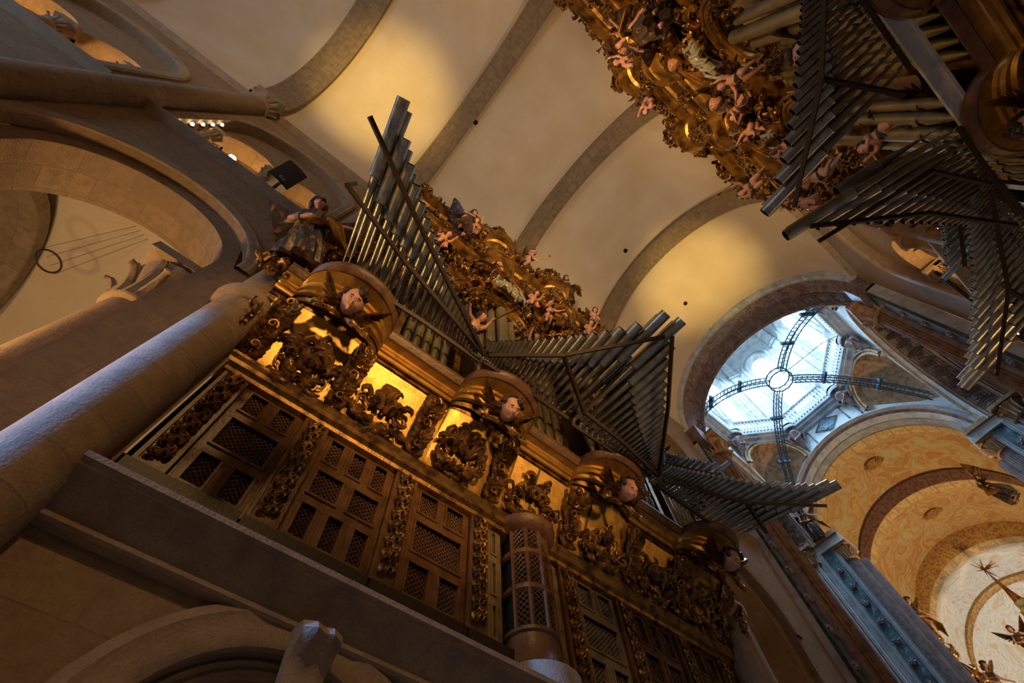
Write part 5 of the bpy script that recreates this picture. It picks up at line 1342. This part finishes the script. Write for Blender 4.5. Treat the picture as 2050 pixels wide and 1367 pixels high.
# ================================================================== second organ (mirror image on the right wall)
MX = 1.24
o2 = inst(organ); o2.location = (MX-ROOT.x, ROOT.y, ROOT.z); o2.scale = (-1, 1, 1)
for ch in o2.children:
    if ch.name.split('.')[0] in ('cornice_bed_moulding', 'gold_cornice_band', 'cornice_crown_moulding', 'gilded_cove', 'acanthus_cartouche', 'cove_joint', 'hanging_garland', 'foliage_relief'): ch.location.x -= .12
mb = MB(); mb.box(-2.72, -2.50, 2.5, 5.1, 7.90, 7.95); mb.box(-2.70, -2.66, 2.5, 5.1, 7.87, 7.90)
bd = mb.obj('pale_board', M_MARBL, o2, smooth=False); bd.location = -ROOT
setp(o2, 'matching gilded pipe organ on the right wall, seen from below in the upper right', 'organ')
FL = [None, 'fan of the right organ at the top edge, a broad wedge of brass-lit tubes', 'fan of the right organ ending in two dark tubes over the pale vault', 'fan of the right organ at the far right edge, dark blue tubes in front of the crossing arch', 'short upper row of tubes of the right organ near the right edge']
names2 = ['fan of the right organ nearest the camera, running out of the top of the picture', 'long fan of the right organ hanging down to a dark blue tip left of centre', 'wide brass-lit fan of the right organ pointing left under the first one', 'blue-black fan of the right organ cut by the right picture edge', 'short upper row of tubes over the far fan of the right organ']
p = fanpts(21, (-2.52, 4.50), (-2.53, 6.02), (-.26, 3.86), (-2.05, 5.9), 0, .080, .021)
R3 = fan('x', p, Vector((-2.5, 5.2, 7.9)), TI, [[(-.5, 3.9, 7.76), (-1.6, 5.0, 7.78), (-2.28, 6.1, 7.8)], [(-.45, 4.15, 7.76), (-1.9, 4.55, 7.76), (-2.3, 5.3, 7.78)], [(-2.42, 4.4, 7.83), (-2.38, 6.0, 7.83)]])
SRC = [FANS[0], FANS[1], R3, FANS[3], FANS[4]]
for F, lb in zip(SRC, names2):
    if F is R3: c = F
    else: c = inst(F)
    l_ = Vector(F.location); c.location = (MX-l_.x, l_.y, l_.z); c.scale = (-1, 1, 1); setp(c, lb, 'organ pipes')
# ---- statues, left organ (front faces +x)
A = 0.
statue('angel', (-3.0, -.92, 7.95), -.35, 'large winged angel in dark robe standing on the outer left corner of the left organ', scale=.98, rx=.16, ry=.36)
Lf = [('fly', (-2.5, 1.42, 8.05), .3, 'naked winged cherub blowing a trumpet left of the big tower pipes of the left organ', .95),
      ('stand', (-2.55, 2.9, 9.3), -.2, 'pale cherub right beside the big tower pipes of the left organ', .9),
      ('sit', (-2.55, 3.15, 12.6), .2, 'seated cherub high at the centre of the left organ, left of a pair', .95),
      ('run', (-2.5, 3.75, 12.5), -.3, 'cherub striding right of the seated one at the centre of the left organ', .95),
      ('fly', (-2.6, 4.25, 10.9), .1, 'cherub flying over the dark opening right of the tower in the left organ', .9),
      ('stand', (-2.55, 4.15, 9.1), .5, 'cherub standing at the foot of the dark opening in the left organ', .85),
      ('sit', (-2.45, 5.25, 13.6), .0, 'cherub seated near the right shoulder of the left organ', .95),
      ('run', (-2.6, 5.9, 12.2), .2, 'cherub striding down the right shoulder of the left organ', .95),
      ('sit', (-2.72, .50, 12.5), .4, 'cherub with bent arm seated below the upper left cornice of the left organ', 1.),
      ('fly', (-2.85, -.15, 12.0), .6, 'cherub flying at the far left flank of the left organ case', .9),
      ('sit', (-2.45, 1.35, 15.2), -.4, 'cherub leaning out over the golden cornice of the left organ', 1.),
      ('run', (-2.35, 3.3, 16.9), .3, 'cherub playing a horn on the top cornice between the two crowns of the left organ', 1.),
      ('stand', (-2.9, 4.9, 8.0), .2, 'cherub behind the third fan, beside the tall inner pipes of the left organ', 1.),
      ('sit', (-2.45, 6.2, 16.2), -.2, 'cherub on the lower right end of the top cornice of the left organ', .95)]
for k, p, rz, lb, s in Lf: statue(k, p, rz, lb, scale=s*.84)
statue('angel', (-2.50, .95, 14.95), .2, 'angel with raised arm kneeling behind the top cornice left of the left crown', scale=.85)
statue('angel', (-2.45, 5.2, 16.9), -.3, 'angel with silvery drapery at the right end of the left organ crown', scale=.8)
for i, (c, lb) in enumerate(zip(BC, ('painted winged head under the leftmost bow of the gallery cornice', 'painted winged head under the second bow, above the gold leaf panels', 'painted winged head in shade under the third bow of the cornice', 'painted winged head under the rightmost bow at the end of the cornice'))):
    statue('head', (-2.58, c, 7.34), 0, lb, ry=1.0, scale=1.0)
statue('head', (-2.52, 2.3, 14.55), 0, 'small pink head with gold wings under the main cornice at the left tower top', scale=.9, ry=.9)
statue('head', (-2.52, 4.7, 14.55), 0, 'small pink head with gold wings under the main cornice at the right tower top', scale=.9, ry=.9)
# ---- statues, right organ (front faces -x)
Rg = [('run', (3.55, 1.15, 13.0), 'cherub near the top edge on the outer flank of the right organ', 1.05),
      ('sit', (3.45, 1.75, 14.4), 'cherub leaning left from the outer cornice of the right organ, below the robed angel', 1.),
      ('fly', (3.72, 2.95, 11.0), 'golden-lit flying cherub beside the arched hood of the right organ', 1.),
      ('stand', (3.75, 3.5, 12.1), 'pale cherub above the wide centre pipes of the right organ', 1.),
      ('sit', (3.75, 4.15, 12.4), 'cherub seated at the upper edge of the dark recess in the right organ', 1.),
      ('run', (3.72, 4.55, 11.2), 'cherub striding close to the tips of the nearest fan of the right organ', 1.),
      ('stand', (3.92, 4.45, 9.0), 'naked reclining cherub between the two groups of long pipes of the right organ', 1.05),
      ('fly', (3.50, 5.1, 10.5), 'golden-lit cherub in front of the foliage under the nearest fan', 1.),
      ('run', (3.35, 5.6, 13.4), 'cherub reaching left over the pale vault from the crown of the right organ', 1.1),
      ('sit', (3.6, 6.4, 12.0), 'cherub sitting with spread legs right of the dark fan tip', 1.1),
      ('fly', (4.0, 6.9, 9.2), 'bent cherub on the shaded column pipes above the lowest fan of the right organ', 1.),
      ('stand', (3.9, 7.75, 8.6), 'cherub of the pair at the right edge above the gallery capital', 1.),
      ('run', (3.85, 7.4, 8.3), 'striding cherub at the right edge above the gallery capital', 1.),
      ('sit', (3.4, 2.7, 15.6), 'cherub sitting on the top cornice at the left outline of the right organ', 1.)]
for k, p, lb, s in Rg: statue(k, p, pi+rnd.uniform(-.9, .9), lb, scale=s*.84, rx=rnd.uniform(-.4, .4))
statue('angel', (3.6, 1.25, 12.2), pi, 'robed angel with orange sleeves at the top left of the right organ', scale=.9)
for p, lb in (((3.66, 2.3, 13.7), 'round painted head in the middle of the right organ foliage'), ((3.68, 2.85, 9.5), 'painted head just below the large upper pipes of the right organ'), ((3.72, 3.62, 13.7), 'small painted head above the small pipe row of the right organ'), ((3.95, 4.5, 8.75), 'painted head at the foot of the long blue-edged pipes')):
    statue('head', p, pi, lb, scale=1., ry=.8)
for i, (c, w_) in enumerate(zip(BC, ('first', 'second', 'third', 'fourth'))):
    statue('head', (1.24+2.70, c, 7.34), pi, 'painted winged head in the dark under the %s bow of the right organ gallery' % w_, scale=1.0, ry=1.0)
# ================================================================== small things
# loudspeaker on the gallery sill
t = empty('loudspeaker', 'black curved-front loudspeaker tilted on the left gallery sill', 'loudspeaker', (-3.42, -2.62, 11.62)); t.rotation_euler = (0, .42, .18); t.scale = (.86, .86, .86)
mb = MB(); prof = [(.26, -.26), (.29, -.14), (.30, 0), (.29, .14), (.26, .26), (-.16, .18), (-.16, -.18)]
rows = [[(x*.72, y, z) for x, y in prof] for z in (0, .02, .78, .80)]
mb.grid(rows, close_v=True); mb.poly(rows[0]); mb.poly(rows[-1]); mb.obj('cabinet', M_SPK, t)
mb = MB(); mb.grid([[(x*.74+.004, y*.93, z) for x, y in prof[:5]] for z in (.05, .75)]); mb.obj('grille_cloth', M_SPK, t)
mb = MB()
for pts in ([(-.05, .0), (-.05, .08), (-.01, .08)], [(-.01, .0), (-.01, .08)], [(.02, .08), (.06, .08), (.06, .04), (.02, .0), (.06, .0)]):
    mb.tube([(.224, y, .10+z) for y, z in pts], .006, 4)
mb.obj('maker_mark', M_LETTER, t)
mb = MB(); mb.tube([(-.1, 0, -.0), (-.1, 0, -.16)], .03, 8); mb.box(-.2, .05, -.12, .12, -.18, -.15); mb.obj('stand', M_IRON, t)
# bright floodlight on the sill
def flood(loc, lb, sc=1., m=None):
    t = empty('floodlight', lb, 'light', loc); mb = MB(); mb.box(-.08*sc, .05*sc, -.09*sc, .09*sc, -.02, .14*sc); mb.obj('housing', M_IRON, t)
    mb = MB(); mb.lathe([(.07*sc, 0), (.05*sc, .03*sc), (0, .045*sc)], (0, 0, 0), 14, M=Matrix.Translation((.055*sc, 0, .06*sc)) @ Matrix.Rotation(pi/2, 4, 'Y')); mb.obj('glass', m or M_BULBB, t)
    return t
flood((-3.50, -3.46, 11.55), 'blazing small floodlight on the left gallery sill beside the loudspeaker')
flood((3.95, 10.75, 10.35), 'bright floodlight pair behind the slanting pole under the right organ', 1.).rotation_euler = (0, 0, pi)
def strip_lamps(pts, lb, nx):
    for k, p in enumerate(pts):
        t = empty('spot_bulb', lb % ('first', 'second', 'third', 'fourth', 'fifth')[k], 'light', p); mb = MB(); mb.lathe([(0, -.03), (.03, -.01), (.034, .015), (0, .035)], (0, 0, 0), 10); mb.obj('bulb', M_BULB, t)
        mb = MB(); mb.lathe([(.045, -.06), (.045, -.02), (.03, -.06)], (0, 0, 0), 10, M=Matrix.Rotation(pi/2*nx, 4, 'Y')); mb.obj('socket', M_IRON, t)
strip_lamps([(-3.56, -4.52, 11.78+.38*k) for k in range(5)], '%s lit bulb from the bottom on the left gallery jamb', 1)
strip_lamps([(4.42, 10.95, 12.25-.30*k) for k in range(5)], '%s lit bulb from the top right of the crossing arch', -1)
# slanting pole under the right organ
t = empty('slanting_pole', 'slanting green-brown metal pole leaning across the right gallery opening', 'pole', (4.3, 11.0, 10.8)); mb = MB()
a = Vector((3.75, 8.8, 11.0)); b = Vector((3.9, 10.95, 10.35)); R0 = Vector((4.3, 11.0, 10.8))
mb.tube([a-R0, b-R0], .04, 10); mb.obj('tube', M_IRON, t); mb = MB(); mb.tube([a.lerp(b, .75)-R0, a.lerp(b, .75)-R0+Vector((.25, .1, .35))], .03, 8); mb.obj('clamp', M_IRON, t)
# hoop chandelier in the aisle with its wires
t = empty('hanging_hoop', 'thin iron hoop hanging on wires under the left aisle vault', 'hoop', (-6.02, -4.29, 9.6)); mb = MB()
mb.tube([(.19*cos(2*pi*k/32), .19*sin(2*pi*k/32), 0) for k in range(33)], .016, 8); mb.obj('ring', M_IRON, t)
mb = MB()
for k in range(4): mb.tube([(.10*(k-1.5), -.10*(k-1.5), 0), (1.15+.05*(k-1.5), .80-.05*(k-1.5), .95)], .003, 4)
mb.obj('wire', M_IRON, t)
mb = MB(); mb.lathe([(0, -.03), (.12, -.03), (.16, 0), (.12, .03), (0, .03)], (0, 0, 0), 20)
for k in range(14): mb.lathe([(0, -.03), (.035, 0), (0, .03)], (.16*cos(2*pi*k/14), .16*sin(2*pi*k/14), 0), 8)
mb.obj('vault_boss', M_GILT, label='small carved boss on the aisle vault where the hoop wires end', cat='boss', loc=(-4.82, -3.46, 10.50))
# small dark rope holes in the vault
for k, (x, z, y, lb) in enumerate(((-.1, 20.78, -.55, 'small dark rope hole in the vault above the first long fan'), (-.0, 20.8, 7.0, 'small dark rope hole in the vault right of centre'), (.0, 20.8, 10.6, 'small dark rope hole in the vault left of the bright dome'))):
    mb = MB(); mb.lathe([(0, -.02), (.06, -.02), (.085, 0), (.085, .05), (0, .06)], (0, 0, 0), 16); mb.obj('rope_hole', M_BLACK, label=lb, cat='hole', loc=(x, y, NZ+math.sqrt(NR**2-(x-NX)**2)-.03))
# gilded altar canopy with star finial
t = empty('altar_canopy', 'gilded tiered altar canopy with a spiked star on top at the right edge', 'altar', (-.1, 29.2, 0)); mb = MB()
for z, r, h in ((11.6, 1.5, .3), (12.3, 1.15, .25), (12.9, .85, .25), (13.5, .65, .25), (14.1, .45, .3), (14.7, .30, .3)):
    mb.box(-r, r, -r, r, z, z+h*.4); mb.box(-r*1.1, r*1.1, -r*1.1, r*1.1, z+h*.4, z+h*.7); mb.box(-r*.85, r*.85, -r*.85, r*.85, z+h*.7, z+.62, taper=.12)
mb.obj('tiers', M_GILTB, t, smooth=False)
mb = MB(); mb.box(-1.5, 1.5, -1.5, 1.5, 0, 11.6); mb.obj('altar_body', M_GILTB, t, smooth=False)
mb = MB(); mb.lathe([(.24, 15.2), (.10, 15.9), (.05, 16.5), (0, 16.9)], n=12); mb.obj('spire', M_GILTB, t)
mb = MB(); rg = random.Random(2)
for k in range(26):
    th = math.acos(rg.uniform(-1, 1)); ph = rg.uniform(0, 6.28); d = Vector((sin(th)*cos(ph), sin(th)*sin(ph), cos(th))); L = rg.choice((.34, .5, .62))
    mb.tube([Vector((0, 0, 17.0)), Vector((0, 0, 17.0))+d*L], [.03, .006], 5)
mb.obj('star', M_GILTB, t)
for i, (p, lb) in enumerate((((-1.15, 28.3, 12.9), 'gilded standing angel on the left corner of the altar canopy'), ((.9, 28.3, 12.9), 'gilded standing angel on the right corner of the altar canopy'))):
    statue('angel', p, -pi/2, lb, scale=.8)
# gilded side retables and figures along the choir wall
t = empty('gilded_retable', 'gilded carved retable running along the left choir wall in the lower right', 'altar', (-3.7, 27.5, 0)); mb = MB()
for k in range(9):
    y = -3.2+k*.9; z = 13.4-.28*k
    mb.box(-.2, .35, y-.35, y+.35, 0, z); mb.box(-.2, .5, y-.4, y+.4, z, z+.15)
mb.obj('body', M_GILTB, t, smooth=False); rg = random.Random(8)
for k in range(60):
    y = rg.uniform(-3.4, 4.2); z = 13.6-.31*(y+3.2)+rg.uniform(-1.6, .5); P = lambda u, v, w: (.45+w, y+u, z+v)
    mb = MB(); leaf(mb, P, 0, 0, 0, rg.uniform(0, 6.28), .4, rg.uniform(-4, 4), .09, .12); mb.obj('carved_leaf', M_GILTB, t)
for p, rz, lb, s in (((-3.72, 21.55, 16.98), -1.2, 'painted statue of a man standing on the capital of the choir pier', .95), ((-3.65, 25.9, 13.9), -.6, 'dark robed statue before the first brown choir arch', 1.1), ((-3.55, 29.9, 12.6), -.6, 'pale statue beside the second golden choir arch', 1.1), ((3.0, 26.3, 16.9), pi, 'draped statue on the right flank of the choir vault', 1.0)):
    statue('angel', p, rz, lb, scale=s)
